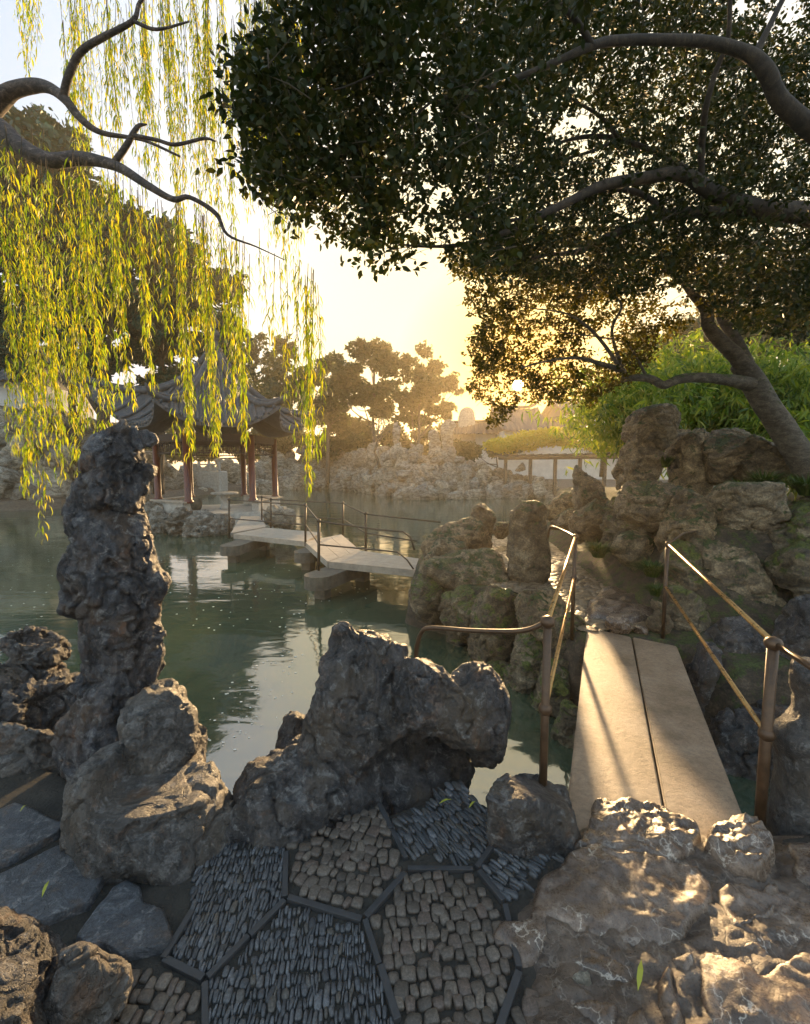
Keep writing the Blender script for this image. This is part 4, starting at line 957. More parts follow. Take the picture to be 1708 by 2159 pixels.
for k in range(6):
    a = hexp(2.45, k, 0); b_ = hexp(2.45, k+1, 0); L = np.linalg.norm(b_-a); d = (b_-a)/L; e = np.array([-d[1], d[0], 0]); up = np.array([0, 0, 1.]); c = (a+b_)/2
    mb = MB(); mb.box((c[0], c[1], EZ-.1), (L-.2, .14, .28), axes=(d, e, up)); mb.build('beam', M['wood_dark'], pv)
    mb = MB(); zt, zl = EZ-.27, EZ-.72
    for z in (zt, zl): mb.box((c[0], c[1], z), (L-.27, .05, .045), axes=(d, e, up))
    r = np.random.default_rng(4)
    nx = 14
    for i in range(nx+1):
        x = -L/2+.16+(L-.32)*i/nx
        mb.box((c+d*x)+up*((zt+zl)/2-(.06 if i % 2 else -.05)), (.022, .03, (zt-zl)*(.72 if i % 3 else .98)), axes=(d, e, up))
    for j in range(3):
        for i in range(nx):
            if (i+j) % 2 == 0: mb.box((c+d*(-L/2+.16+(L-.32)*(i+.5)/nx))+up*(zl+(zt-zl)*(j+.6)/3.3), ((L-.32)/nx*.95, .026, .022), axes=(d, e, up))
    for s_ in (-1, 1):
        for q in range(3): mb.box(c+d*s_*(L/2-.22-.07*q)+up*(zl-.08-.0*q), (.02, .03, .16-.04*q), axes=(d, e, up))
    mb.build('lattice_frieze', M['wood_dark'], pv)
# roof
RA, RZ = 3.9, 6.95; ZE = 3.42
ext = [1.0, 1.02, 1.0, 1.0, 1.05, 1.28]                          # corner sweep at hip k (5 is the long left horn)
upk = [.75, .75, .8, .9, 1.3, 1.9]
def roofpt(k, w, d):
    """sector k, w = -1..1 across the sector, d = 0..1 from apex to eave"""
    am = PHI0+(k+.5)*PI/3; D = RA*math.cos(PI/6)*.98
    hw = D*math.tan(PI/6)
    kk = (k+1) % 6 if w > 0 else k
    q = abs(w)**3.2*d**2.2
    R_ = D*d; X_ = w*hw*d
    p = np.array([PCX+R_*math.cos(am)-X_*math.sin(am), PCY+R_*math.sin(am)+X_*math.cos(am)])
    c = np.array([PCX, PCY]); f = 1+(.12*ext[kk]+(ext[kk]-1)*.9)*q
    p = c+(p-c)*f
    z = ZE+(RZ-ZE)*((1-d)**1.75*.86+(1-d)*.14)+upk[kk]*q-.0
    return np.array([p[0], p[1], z])
for k in range(6):
    Vv = []; Ff = []; nu, nd = 28, 22
    for j in range(nd+1):
        for i in range(nu+1): Vv.append(roofpt(k, -1+2*i/nu, .03+.97*j/nd))
    for j in range(nd):
        for i in range(nu): a = j*(nu+1)+i; Ff.append((a, a+nu+1, a+nu+2, a+1))
    mb = MB(); mb.add(Vv, Ff)
    b0 = [v-np.array([0, 0, .16]) for v in Vv]; mb.add(b0, [tuple(reversed(f)) for f in Ff])
    # eave fascia
    e0 = [Vv[nd*(nu+1)+i] for i in range(nu+1)]; mb.add(e0+[v-np.array([0, 0, .16]) for v in e0], [(i, i+nu+1, i+nu+2, i+1) for i in range(nu)])
    rp_ = mb.build('roof_face', M['rooftile'], pv, True)
    mb = MB(); am = PHI0+(k+.5)*PI/3; nt_ = 15
    for t in range(-7, 8):
        wv = t/7.5; pts = []
        for j in range(15):
            d = abs(wv)*.98+(1.005-abs(wv)*.98)*j/14
            if d < .05: continue
            w_ = max(-1, min(1, wv/d)) if d > 0 else 0
            pts.append(roofpt(k, w_, d)+np.array([0, 0, .03]))
        if len(pts) > 2: mb.tube(pts, .075, 8)
    for t in range(-7, 7):                                        # drip tiles
        p = roofpt(k, (t+.5)/7.5, 1.0); mb.sphere(p-np.array([0, 0, .03]), .07, 6)
    mb.build('tile_ribs', M['rooftile'], rp_, True)
for k in range(6):
    pts = []; rad = []
    for j in range(24):
        d = .03+.97*j/23; pts.append((roofpt(k, -1, d)+roofpt((k-1) % 6, 1, d))/2+np.array([0, 0, .1])); rad.append(.15-.03*d)
    # the horn beyond the corner
    dd = pts[-1]-pts[-2]; dd /= np.linalg.norm(dd); p = pts[-1].copy(); hl = [.55, .6, .6, .7, 1.0, 1.35][k]
    for j in range(1, 7):
        t = j/6; dd = dd+np.array([0, 0, .17]); dd /= np.linalg.norm(dd); p = p+dd*hl/6; pts.append(p.copy()); rad.append(.12*(1-t)+.025)
    mb = MB(); mb.tube(pts, rad, 8); mb.tube([q+np.array([0, 0, .13]) for q in pts[:-5]], [a*.55 for a in rad[:-5]], 6)
    mb.build('hip_ridge', M['rooftile'], pv, True)
mb = MB(); mb.lathe((PCX, PCY, RZ-.15), [(.32, 0), (.36, .12), (.2, .22), (.16, .5), (.3, .62), (.33, .72), (.18, .86), (.1, 1.0), (.2, 1.16), (.22, 1.28), (.12, 1.44), (.05, 1.6), (.01, 1.75)], 18)
mb.build('finial', M['rooftile'], pv, True)
mb = MB(); mb.prism([tuple(hexp(2.5, k, 0)[:2]) for k in range(6)], EZ-.02, EZ+.03); mb.build('ceiling', M['wood_dark'], pv)
tag(pv, 'hexagonal pond pavilion with upswept grey tile roof and red columns', 'pavilion')
# stone table and drum stool
tb = empty('stone_table', (PCX+.35, PCY-.3, FL)); mb = MB(); mb.lathe((PCX+.35, PCY-.3, FL+.66), [(.55, 0), (.58, .03), (.58, .08), (.54, .1)], 28); mb.build('table_top', M['stonewall'], tb, True)
mb = MB(); mb.lathe((PCX+.35, PCY-.3, FL+.004), [(.24, 0), (.2, .1), (.14, .3), (.2, .6), (.26, .65)], 18); mb.build('pedestal', M['stonewall'], tb, True)
tag(tb, 'round stone table under the pavilion roof', 'table')
mb = MB(); mb.lathe((PCX-.75, PCY-.7, FL+.004), [(.17, 0), (.21, .08), (.24, .24), (.24, .34), (.2, .5), (.18, .52)], 20)
tag(mb.build('drum_stool', M['pier'], None, True), 'dark drum stool left of the round table in the pavilion', 'stool')
# rocks round the platform
for i, (xl, yt, xr, yb, Y) in enumerate(((318, 1068, 372, 1118, 17.4), (355, 1072, 425, 1125, 17.0), (400, 1078, 470, 1138, 16.6), (440, 1085, 486, 1128, 16.8), (300, 1058, 335, 1100, 18.6), (560, 1062, 612, 1104, 16.6), (588, 1070, 622, 1106, 16.9))):
    boulder(xl, yt, xr, yb, Y, 1.1, 300+i, M['rock_far'], ('grey lake rock at the left corner of the pavilion platform', 'rounded lake rock under the left seat wall of the pavilion', 'largest lake rock in front of the pavilion platform', 'lake rock where the zigzag bridge meets the pavilion', 'lake rock furthest left beside the pavilion', 'pale lake rock right of the pavilion behind the railing', 'small lake rock right of the pale one by the pavilion')[i], 'lake_rock', 'rock', amp=.14, sub=5, sink=.2, size=.5, pits=1.0)

# ================================================================== FAR ROCKERY
protos = []
for s_ in range(9):
    V, F = polyrock(400+s_, 10+s_ % 4, 8, 4); V = V*np.array([1, .8, [.8, 1.1, 1.5][s_ % 3]]); V = rough(V, F, .2, 400+s_, .7, 1.0, 1.4)
    protos.append(quads(V, F, 'lake_rock')); protos[-1].polygons.foreach_set("use_smooth", np.ones(len(protos[-1].polygons), dtype=bool)); protos[-1].materials.append(M['rock_far'])
rk = np.random.default_rng(21); nrock = 0
def lakerock(c, s_, label, group, sc=None):
    global nrock
    o = bpy.data.objects.new('lake_rock', protos[nrock % 9]); nrock += 1; C.objects.link(o); o.location = tuple(c)
    sc = sc or (rk.uniform(.8, 1.3), rk.uniform(.8, 1.2), rk.uniform(.7, 1.25)); o.scale = tuple(s_*a for a in sc); o.rotation_euler = (rk.normal()*.25, rk.normal()*.25, rk.uniform(0, 6.28))
    return tag(o, label, 'rock', group)
top = [(560, 955), (600, 965), (650, 965), (700, 955), (760, 948), (830, 940), (900, 945), (950, 955), (1000, 975), (1060, 1000), (1120, 1008), (1160, 1015)]
def topy(x): return float(np.interp(x, [a for a, _ in top], [b_ for _, b_ in top]))
def shoreY(x): return float(np.interp(x, [a[0] for a in shore], [G(*a, WZ)[1] for a in shore]))
cells = []
for row in range(6):
    n_ = 38 if row < 4 else 32
    for i in range(n_):
        x = 562+(1165-562)*(i+rk.uniform(.1, .9))/n_
        Yb0 = shoreY(x); Yr = Yb0+row*.9+rk.uniform(-.3, .3); yt = topy(x)+6; yb = 990+960*(CAMZ-WZ)/Yb0
        y = yb+(yt-yb)*(row+rk.uniform(0, .6))/5.6
        if any(abs(x-hx) < hw and abs(y-hy) < hh for hx, hy, hw, hh in ((786, 1002, 11, 16), (1027, 1008, 10, 24))) and row < 4: continue
        cells.append((x, y, Yr, rk.uniform(.55, 1.0)*(1.0-.04*row)*Yb0/40))
for (x, y, Y, s_) in cells:
    lakerock(P(x, y, Y), s_, 'pale weathered lake rock mortared into the rockery across the pond', 'lake rocks of the rockery across the pond')
hm = np.random.default_rng(3)
# core of the rockery: dark mortared mass behind the stones
Vc = []; Fc = []; xs_ = np.linspace(545, 1185, 60)
for x in xs_:
    Y0 = shoreY(x)
    for (dy, k) in ((.9, 0), (1.6, .35), (2.8, .7), (4.6, .97), (8, 1.0), (16, .75)):
        zt_ = P(x, topy(x)+12, Y0+4.6)[2]; z = -1.2+(zt_+1.2)*k; p = P(x, 990, Y0+dy); Vc.append((p[0], p[1], z+.3*float(perlin(np.array([[p[0]*.6, p[1]*.6, k]]), 3)[0])))
for i in range(59):
    for k in range(5): Fc.append((i*6+k, (i+1)*6+k, (i+1)*6+k+1, i*6+k+1))
tag(link('rockery', mk(Vc, Fc), M['rock_far']), 'core mass of the rockery across the pond with dark cave openings', 'rockery')
def pillar(rows, Y, th, seed, lab, m_=None, vox=.1, amp=.12, size=.8):
    mb = MB(); loft(mb, rows, Y, th, 16); return carved(mb, 'scholar_stone', m_ or M['rock_far'], lab, 'standing stone', vox, amp, size, seed, 1.0, 1, 1.0, smooth_first=1)
Yp = 43
pillar([(885, 942, 952, .4), (895, 932, 962, .9), (920, 929, 960, 1.0), (940, 934, 956, .8), (960, 930, 966, 1.0), (990, 932, 964, 1)], Yp, 1, 1, 'tall waisted standing lake stone on top of the rockery')
pillar([(997+0, 1090+40, 1150, .4), (1020, 1124, 1152, .6), (1050, 1120, 1155, .7)], 37, .8, 2, 'small standing lake stone at the right end of the rockery')
pillar([(887, 820+12, 842, .4), (905, 828, 846, .8), (935, 830, 843, .6), (960, 830, 846, .8), (980, 826, 850, .8)], 44, .8, 3, 'slender standing lake stone left of the tall waisted one')
pillar([(887+13, 908, 926, .5), (915, 902, 934, .9), (940, 905, 930, .9), (965, 900, 936, 1)], 45, .9, 4, 'stout standing stone between the waisted stone and the slender one')
pillar([(935, 862, 872, .4), (945, 856, 876, .6), (975, 858, 876, .6)], 43, .6, 5, 'short lake stone beside the slender standing stone')
pillar([(945, 748, 760, .4), (955, 740, 770, .7), (985, 738, 772, .7)], 46, .7, 6, 'short lake stone at the left end of the rockery crest')
pillar([(960, 1094, 1104, .4), (975, 1085, 1110, .6), (1005, 1086, 1112, .6)], 40, .6, 7, 'short lake stone right of the cave in the rockery')
pillar([(1010, 855, 880, .5), (1030, 862, 874, .5), (1045, 863, 878, .5), (1062, 860, 885, .5)], 36.5, .6, 8, 'hollowed lake stone standing in the water before the rockery')
lakerock(P(878, 1050, 36), .45, 'tiny rock breaking the water in front of the rockery', 'rocks')
# left bank rockery (behind the tall standing stone)
for i in range(74):
    x = -60+700*((i*.618) % 1); t = rk.uniform(0, 1)
    yt = np.interp(x, [-60, 0, 120, 200, 330, 420, 560, 640], [890, 880, 880, 885, 960, 985, 975, 985]); yb = np.interp(x, [-60, 130, 330, 560, 640], [1085, 1074, 1054, 1036, 1034])
    Y0 = shoreY(x); y = yb+(yt-yb)*t; s_ = rk.uniform(.55, 1.0)*(Y0/40 if x > 300 else 1.0)
    lakerock(P(x, y, Y0+t*4.0+.3), s_, 'grey weathered lake rock on the bank behind the pavilion and tall stone', 'lake rocks of the left bank')
Vc = []; Fc = []; xs_ = np.linspace(-400, 600, 50)
for x in xs_:
    Y0 = shoreY(x); yt = np.interp(x, [-60, 0, 120, 200, 330, 420, 560, 640], [890, 885, 885, 895, 965, 990, 980, 990])
    for (dy, k) in ((.8, 0), (1.6, .3), (3, .7), (4.4, .95), (9, 1), (30, .8)):
        zt_ = P(x, yt+14, Y0+4.4)[2]; p = P(x, 990, Y0+dy); Vc.append((p[0], p[1], -1.2+(zt_+1.2)*k))
for i in range(49):
    for k in range(5): Fc.append((i*6+k, (i+1)*6+k, (i+1)*6+k+1, i*6+k+1))
tag(link('rockery', mk(Vc, Fc), M['rock_far']), 'core mass of the grey rockery along the left bank', 'rockery')
# masonry landing with balustrade behind the pavilion
mz = empty('masonry_landing', P(424, 1026, 44)); a = P(398, 1040, 44); b_ = P(463, 978, 44)
mb = MB(); mb.box(((a[0]+b_[0])/2, 45, (-.8+P(430, 993, 44)[2])/2), (b_[0]-a[0], 2, P(430, 993, 44)[2]+.8)); mb.build('wall', M['stonewall'], mz)
mb = MB(); zt_ = P(430, 993, 44)[2]
for i in range(4): mb.box((a[0]+(b_[0]-a[0])*(i+.1)/3.2, 44.1, zt_+.45), (.22, .22, .9))
mb.box(((a[0]+b_[0])/2, 44.1, zt_+.62), (b_[0]-a[0], .14, .14)); mb.box(((a[0]+b_[0])/2, 44.1, zt_+.2), (b_[0]-a[0], .1, .35)); mb.build('balustrade', M['stonewall'], mz)
tag(mz, 'pale cut stone landing with a low balustrade seen through the pavilion', 'landing')

# ================================================================== FAR BUILDINGS
def hall(x0, x1, y_eave, y_ridge, y_base, Y, dep, lab, gable=False, wallm=None, over=.9, windows=0, rz=0):
    a = P(x0, y_eave, Y); b_ = P(x1, y_eave, Y); zr = P((x0+x1)/2, y_ridge, Y+dep/2)[2]; zb_ = P(x0, y_base, Y)[2]; ze = a[2]
    w = b_[0]-a[0]; cx = (a[0]+b_[0])/2; root = empty('hall', (cx, Y, zb_))
    mb = MB(); mb.box((cx, Y+dep/2, (zb_+ze)/2), (w, dep, ze-zb_)); wl = mb.build('wall', wallm or M['plaster'], root)
    for i in range(windows):
        m2 = MB(); m2.box((cx-w/2+w*(i+.5)/windows, Y-.03, (zb_+ze)/2), (w/windows*.45, .1, (ze-zb_)*.5)); m2.build('window', M['wood_dark'], wl)
    mb = MB(); n_ = max(int(w/.45), 6); nn = 10
    for s_ in (-1, 1):
        Vv = []; Ff = []
        for i in range(n_*3+1):
            X = cx-w/2-over+(w+2*over)*i/(n_*3); u = abs(2*i/(n_*3)-1); lift = .9*u**6
            for j in range(nn+1):
                t = j/nn; yy = Y+dep/2+s_*(dep/2+over)*t; z = zr+(ze-.25-zr)*(t**.75*.6+t*.4)+lift*(t*.6+.3)+(.09 if i % 3 == 1 else 0)
                Vv.append((X, yy, z))
        for i in range(n_*3):
            for j in range(nn): q = i*(nn+1)+j; Ff.append((q, q+nn+1, q+nn+2, q+1))
        mb.add(Vv, Ff); mb.add([(v[0], v[1], v[2]-.14) for v in Vv], Ff)
    for s_ in (-1, 1):
        X = cx+s_*(w/2); mb.add([(X, Y, ze-.2), (X, Y+dep, ze-.2), (X, Y+dep/2, zr-.05)], [(0, 1, 2)])
    rf = mb.build('roof', M['rooftile'], root)
    m2 = MB(); m2.tube([(cx-w/2-over-.3, Y+dep/2, zr+1.35)]+[(cx+(w/2+over)*(-1+2*k/12), Y+dep/2, zr+.22+.9*abs(-1+2*k/12)**6*.9) for k in range(13)]+[(cx+w/2+over+.3, Y+dep/2, zr+1.35)], .2, 6); m2.build('ridge', M['rooftile'], rf)
    return tag(root, lab, 'building')
hall(1195, 1360, 873, 847, 935, 60, 9, 'distant hall with a curved hip roof right of the sun', windows=5)
hall(1290, 1480, 858, 828, 930, 52, 8, 'nearer hall roof partly hidden by bamboo at the right')
hall(1062, 1135, 905, 862, 940, 56, 7, 'small dark gabled roof directly below the sun')
hall(640, 780, 960, 925, 1000, 66, 7, 'low dark roofed hall half hidden behind the far trees', wallm=M['plaster'])
hall(-160, 62, 800, 740, 900, 34, 7, 'white walled hall behind the willow at the left edge', wallm=M['plaster_grey'])
# long garden wall with tile coping
a = P(940, 885, 62); b_ = P(1560, 868, 54)
gw = empty('garden_wall', (a[0], a[1], 0)); d = b_-a; d[2] = 0; L = np.linalg.norm(d); d /= L; e = np.array([-d[1], d[0], 0]); up = np.array([0, 0, 1.])
mb = MB(); c = (a+b_)/2; zt_ = 6.3; mb.box((c[0], c[1], zt_/2), (L, .5, zt_), axes=(d, e, up)); mb.build('wall', M['plaster'], gw)
mb = MB()
for s_ in (-1, 1):
    q0 = a+e*0; mb.add([a*[1, 1, 0]+up*(zt_+1.5)-d*0, b_*[1, 1, 0]+up*(zt_+1.5), b_*[1, 1, 0]+up*(zt_-.12)+e*s_*1.9, a*[1, 1, 0]+up*(zt_-.12)+e*s_*1.9], [(0, 1, 2, 3)])
for i in range(int(L/.5)):
    p = a*[1, 1, 0]+d*(i*.5); mb.tube([p+up*(zt_+1.54)-e*0, p+up*(zt_-.08)-e*1.9], .1, 6)
mb.tube([a*[1, 1, 0]+up*(zt_+1.65), b_*[1, 1, 0]+up*(zt_+1.65)], .2, 6); mb.build('coping', M['rooftile'], gw)
tag(gw, 'long white garden wall with grey tile coping beyond the pergola', 'wall')
# round moon ornament gable
mb = MB(); c = P(984, 875, 61); mb.box((c[0], c[1], c[2]-4.2), (2.2, .6, 8)); v0 = len(mb.v)
prof = [(1.0*math.cos(t), 1.0*math.sin(t)) for t in np.linspace(0, 2*PI, 24, endpoint=False)]
mb.add([(c[0]+x, c[1]-.34, c[2]+z) for x, z in prof]+[(c[0]+x, c[1]+.34, c[2]+z) for x, z in prof], [tuple(range(23, -1, -1)), tuple(range(24, 48))]+[(i, (i+1) % 24, 24+(i+1) % 24, 24+i) for i in range(24)])
tag(mb.build('wall_pier', M['stonewall']), 'pale round topped wall end behind the far trees left of the sun', 'wall end')
# pergola
pg = empty('pergola', P(1170, 1035, 40)); zt_ = P(1170, 965, 40)[2]
for i in range(7):
    for dy in (0, 2.2):
        p = P(1065+i*52, 1035, 40+dy-i*.8); mb = MB(); mb.box((p[0], p[1], (zt_-1)/2), (.26, .26, zt_+1)); mb.build('post', M['bark_pale'], pg)
for dy in (0, 2.2):
    p = P(1050, 1035, 40+dy); q = P(1390, 1035, 40+dy-5); mb = MB(); mb.tube([(p[0], p[1], zt_), (q[0], q[1], zt_)], .16, 6); mb.build('beam', M['bark_pale'], pg)
mb = MB()
for i in range(20):
    t = i/19; p = P(1055+i*17, 1035, 39-t*5); mb.tube([(p[0], p[1], zt_+.2), (p[0]+.2, p[1]+3.6, zt_+.2)], .09, 5)
mb.build('rafters', M['bark_pale'], pg)
tag(pg, 'timber pergola carrying yellow vine beyond the rockery', 'pergola')
def foliage(name, clumps, n_, per, L, Wd, mat, seed, parent=None, spread=.5, shell=.55, gaps=.15, droop=.15, gs=.8):
    """clumps: (centre, (rx, ry, rz), weight)"""
    r = np.random.default_rng(seed); cs = []
    wts = np.array([c[2] if len(c) > 2 else c[1][0]*c[1][1] for c in clumps], float); wts /= wts.sum()
    for (c, w) in zip(clumps, wts):
        k = int(n_*w*1.35)+1; d = rdir(k, r); rad = r.uniform(shell, 1, k)**.7
        cs.append(np.array(c[0])+d*rad[:, None]*np.array(c[1]))
    cs = np.vstack(cs); g = fbm(cs*gs, 3, seed=seed); cs = cs[g > np.quantile(g, gaps)]
    p, d, nm, ll, ww = sprays(cs, per, spread, L, Wd, r, droop)
    return link(name, leafmesh(name, p, d, nm, ll, ww), mat, parent, smooth=False)
fo = foliage('vine', [(P(x, y, Y), (rx, 1.6, rz)) for x, y, Y, rx, rz in ((1060, 938, 41, 1.8, .6), (1110, 930, 40.5, 2.0, .8), (1160, 922, 40, 2.0, .8), (1210, 926, 39, 2.0, .7), (1260, 932, 38, 1.8, .7), (1310, 935, 37, 1.8, .7))], 1500, 14, .22, .45, M['leaf_yellow'], 31, None, .5)
tag(fo, 'bright yellow vine spreading over the timber pergola', 'vine')

# ================================================================== FAR TREES
def tree(base, top_, r0, clumps, leafm, barkm, n_, per, L, lab, seed, name='broadleaf_tree', gaps=.2, Wd=.5, spread=.6, gs=.8, droop=.1, shell=.35, sub=None):
    root = empty(name, base); r = np.random.default_rng(seed); base = np.array(base, float); top_ = np.array(top_, float)
    mb = MB(); mid = (base+top_)/2+np.array([r.normal()*.4, 0, 0]); mb.tube(crom([base-[0, 0, .3], base+(mid-base)*.4, mid, top_], 4), list(np.linspace(r0, r0*.35, 13)), 9, jit=.15, seed=seed)
    for c in clumps:
        e_ = np.array(c[0]); s_ = base+(top_-base)*r.uniform(.3, .85); k = s_+(e_-s_)*.5+np.array([0, 0, -.1*np.linalg.norm(e_-s_)])
        mb.tube(crom([s_, k, e_], 4), list(np.linspace(r0*.42, r0*.08, 9)), 6)
        for _ in range(3):
            e2 = e_+rdir(1, r)[0]*np.array(c[1])*.85; mb.tube(crom([k+(e_-k)*.4, (k+e2)/2+[0, 0, .1], e2], 3), list(np.linspace(r0*.16, r0*.03, 7)), 5)
    mb.build('trunk', barkm, root, True)
    foliage('crown', sub or clumps, n_, per, L, Wd, leafm, seed, root, spread, shell, gaps, droop, gs)
    return tag(root, lab, 'tree', 'trees around the far side of the pond')
def ptree(bx, by, tx, ty, Y, r0, cl, leafm, barkm, n_, per, L, lab, seed, **kw):
    z0 = .1; b_ = P(bx, by, Y); b_[2] = z0
    clumps = [(P(x, y, Y+dy), (rx*Y/960, min(rx, ry)*1.1*Y/960, ry*Y/960)) for x, y, dy, rx, ry in cl]
    r = np.random.default_rng(seed); sub = []
    for c_, rd_, *_ in clumps:
        for _ in range(9):
            k_ = r.uniform(.25, .5); sub.append((c_+rdir(1, r)[0]*np.array(rd_)*r.uniform(.45, .95), tuple(a*k_ for a in rd_)))
    kw['sub'] = sub
    return tree(b_, P(tx, ty, Y), r0, clumps, leafm, barkm, n_, per, L, lab, seed, **kw)
ptree(800, 1000, 790, 760, 52, .3, [(780, 745, 0, 50, 34), (735, 775, 1, 45, 40), (820, 790, -1, 50, 40), (760, 830, 1, 60, 34), (715, 835, 1, 36, 40), (800, 870, 0, 45, 28)], M['leaf_bg'], M['bark_pale'], 1300, 12, .42, 'tallest round headed tree behind the middle of the rockery', 501, gaps=.12)
ptree(880, 1000, 885, 800, 50, .28, [(885, 770, 0, 36, 34), (915, 800, 0, 40, 40), (862, 830, 0, 44, 36), (925, 860, 0, 36, 24), (870, 880, 0, 40, 20), (948, 812, 0, 24, 18)], M['leaf_bg'], M['bark_pale'], 900, 12, .4, 'tree with a ragged right side against the yellow sky', 502, gaps=.15)
ptree(690, 1000, 690, 800, 56, .3, [(690, 800, 0, 36, 40), (660, 850, 0, 45, 45), (700, 890, 0, 40, 30), (640, 800, 0, 26, 30)], M['leaf_bg'], M['bark_pale'], 900, 12, .45, 'dull green tree behind the right end of the pavilion roof', 503)
ptree(600, 1000, 600, 780, 60, .3, [(590, 760, 0, 40, 50), (560, 820, 0, 50, 50), (620, 850, 0, 45, 45), (540, 730, 0, 25, 45), (600, 900, 0, 60, 35)], M['leaf_bg'], M['bark_pale'], 1100, 12, .48, 'tall narrow tree behind the pavilion finial', 504)
ptree(640, 990, 640, 930, 58, .2, [(600, 940, 0, 60, 30), (680, 940, 0, 60, 24), (740, 925, 0, 50, 24)], M['leaf_bg'], M['bark_pale'], 700, 12, .4, 'low spreading shrubby tree at the left end of the rockery', 505)
ptree(1050, 990, 1045, 950, 47, .15, [(1000, 950, 0, 40, 22), (1060, 945, 0, 45, 20), (960, 950, 0, 30, 20)], M['leaf_bg'], M['bark_pale'], 500, 12, .35, 'low ochre shrub tree beside the pergola', 506)
ptree(930, 1000, 930, 900, 66, .3, [(760, 930, 0, 60, 40), (860, 920, 0, 60, 40), (940, 925, 0, 50, 34), (1010, 935, 0, 40, 24)], M['leaf_bg'], M['bark_pale'], 1500, 12, .5, 'band of hazy bushes filling the gap behind the rockery crest', 507, gaps=.03)
ptree(500, 1000, 500, 900, 62, .3, [(350, 930, 0, 70, 50), (440, 930, 0, 60, 50), (530, 930, 0, 60, 50), (600, 920, 0, 50, 40)], M['leaf_bg'], M['bark_pale'], 1700, 12, .5, 'dull green bushes seen between the pavilion columns', 508, gaps=.03)
ptree(1560, 960, 1560, 700, 26, .3, [(1400, 740, 0, 70, 50), (1520, 700, 0, 80, 50), (1640, 700, 0, 90, 50), (1760, 700, 0, 90, 60), (1480, 800, 1, 120, 60), (1650, 800, 1, 120, 60)], M['leaf_bg'], M['bark_pale'], 2200, 12, .36, 'hazy tree mass behind the bamboo at the right', 509, gaps=.06)
# big dark evergreens on the left
ptree(210, 900, 200, 500, 30, .55, [(150, 420, 0, 120, 110), (60, 400, 1, 110, 120), (250, 520, -1, 110, 110), (60, 560, 1, 120, 110), (170, 650, 0, 120, 90), (330, 600, 0, 90, 90), (30, 720, 1, 110, 60)], M['leaf_bgdark'], M['bark'], 4600, 12, .42, 'largest dark evergreen tree behind the willow at the upper left', 510, gaps=.04, spread=.8, shell=.3)
ptree(160, 900, 150, 700, 31, .4, [(110, 330, 1, 80, 70), (20, 310, 0, 90, 50), (-60, 420, 0, 100, 100), (190, 760, 2, 90, 40)], M['leaf_bgdark'], M['bark'], 1900, 12, .42, 'dark evergreen tree against the left edge behind the willow', 511, gaps=.04, spread=.8, shell=.3)
ptree(330, 950, 340, 700, 34, .4, [(400, 600, 0, 80, 80), (450, 690, 0, 60, 80), (340, 720, 0, 90, 70), (420, 780, 0, 80, 50), (320, 830, 0, 60, 40)], M['leaf_bgdark'], M['bark'], 2300, 12, .4, 'dark evergreen tree directly behind the pavilion roof', 512, gaps=.05, spread=.8, shell=.3)
# bare tree
def bare(base, h, seed, lab, r0=.09, spread=.8, mat=None, depth=6):
    r = np.random.default_rng(seed); mb = MB()
    def grow(p, d, L, rad, lv):
        pts = [p]
        for k in range(3): d = d+r.normal(size=3)*.14; d /= np.linalg.norm(d); p = p+d*L/3; pts.append(p)
        mb.tube(pts, list(np.linspace(rad, rad*.65, 4)), 5)
        if lv == 0: return
        for k in range(2 if lv > 3 else 3):
            nd = d+rdir(1, r)[0]*spread; nd[2] += .12; nd /= np.linalg.norm(nd); grow(p, nd, L*r.uniform(.66, .86), rad*.6, lv-1)
    grow(np.array([0, 0, 0.]), np.array([.05, 0, 1.]), h*.3, r0, depth)
    o = mb.build('bare_tree', mat or M['bark_pale'], None, True); o.location = tuple(base); return tag(o, lab, 'tree')
bare(P(1268, 1005, 14.5), 2.3, 5, 'leafless spreading tree behind the pointed rock spire', .07, 1.0)
bare(P(800, 985, 41), 5.0, 8, 'pale forked leafless tree growing out of the rockery', .16, .7, depth=4)
bare(P(1500, 900, 16), 5.5, 9, 'bare thicket branches behind the leaning tree fork', .1, 1.1)

# ================================================================== BAMBOO BEHIND THE ROCK WALL
def bamboo(x, ybase, Y, ytop, n_c, wpx, seed, lab, L=.2, nl=2600):
    r = np.random.default_rng(seed); base = P(x, ybase, Y); root = empty('bamboo', base); h = P(x, ytop, Y)[2]-base[2]
    mb = MB(); cs = []
    for i in range(n_c):
        dx = r.normal()*wpx*.35*Y/960; dy = r.normal()*.7; lean = dx*.6+r.normal()*.3; hh = h*r.uniform(.65, 1.05)
        pts = [base+np.array([dx+lean*t**2, dy+.3*r.normal()*t, hh*(t-.12*t**3)]) for t in np.linspace(0, 1, 8)]
        mb.tube(pts, list(np.linspace(.022, .006, 8)), 6)
        for t in r.uniform(.2, 1.02, 9):
            q = np.array([np.interp(t*7, range(8), [p[j] for p in pts]) for j in range(3)]); cs += [q+r.normal(size=3)*np.array([.4, .4, .22]) for _ in range(int(nl/n_c/9)+1)]
    mb.build('culms', M['leaf_bamboo'], root, True)
    cs = np.array(cs); n_ = len(cs)
    p, d, nm, ll, ww = sprays(cs, 5, .22, L, .17, r, .5)
    d[:, 2] -= .5
    link('leaves', leafmesh('leaves', p, d, nm, ll, ww, .3), M['leaf_bamboo'], root, smooth=False)
    tag(root, lab, 'bamboo', 'bamboo thicket behind the rock wall')
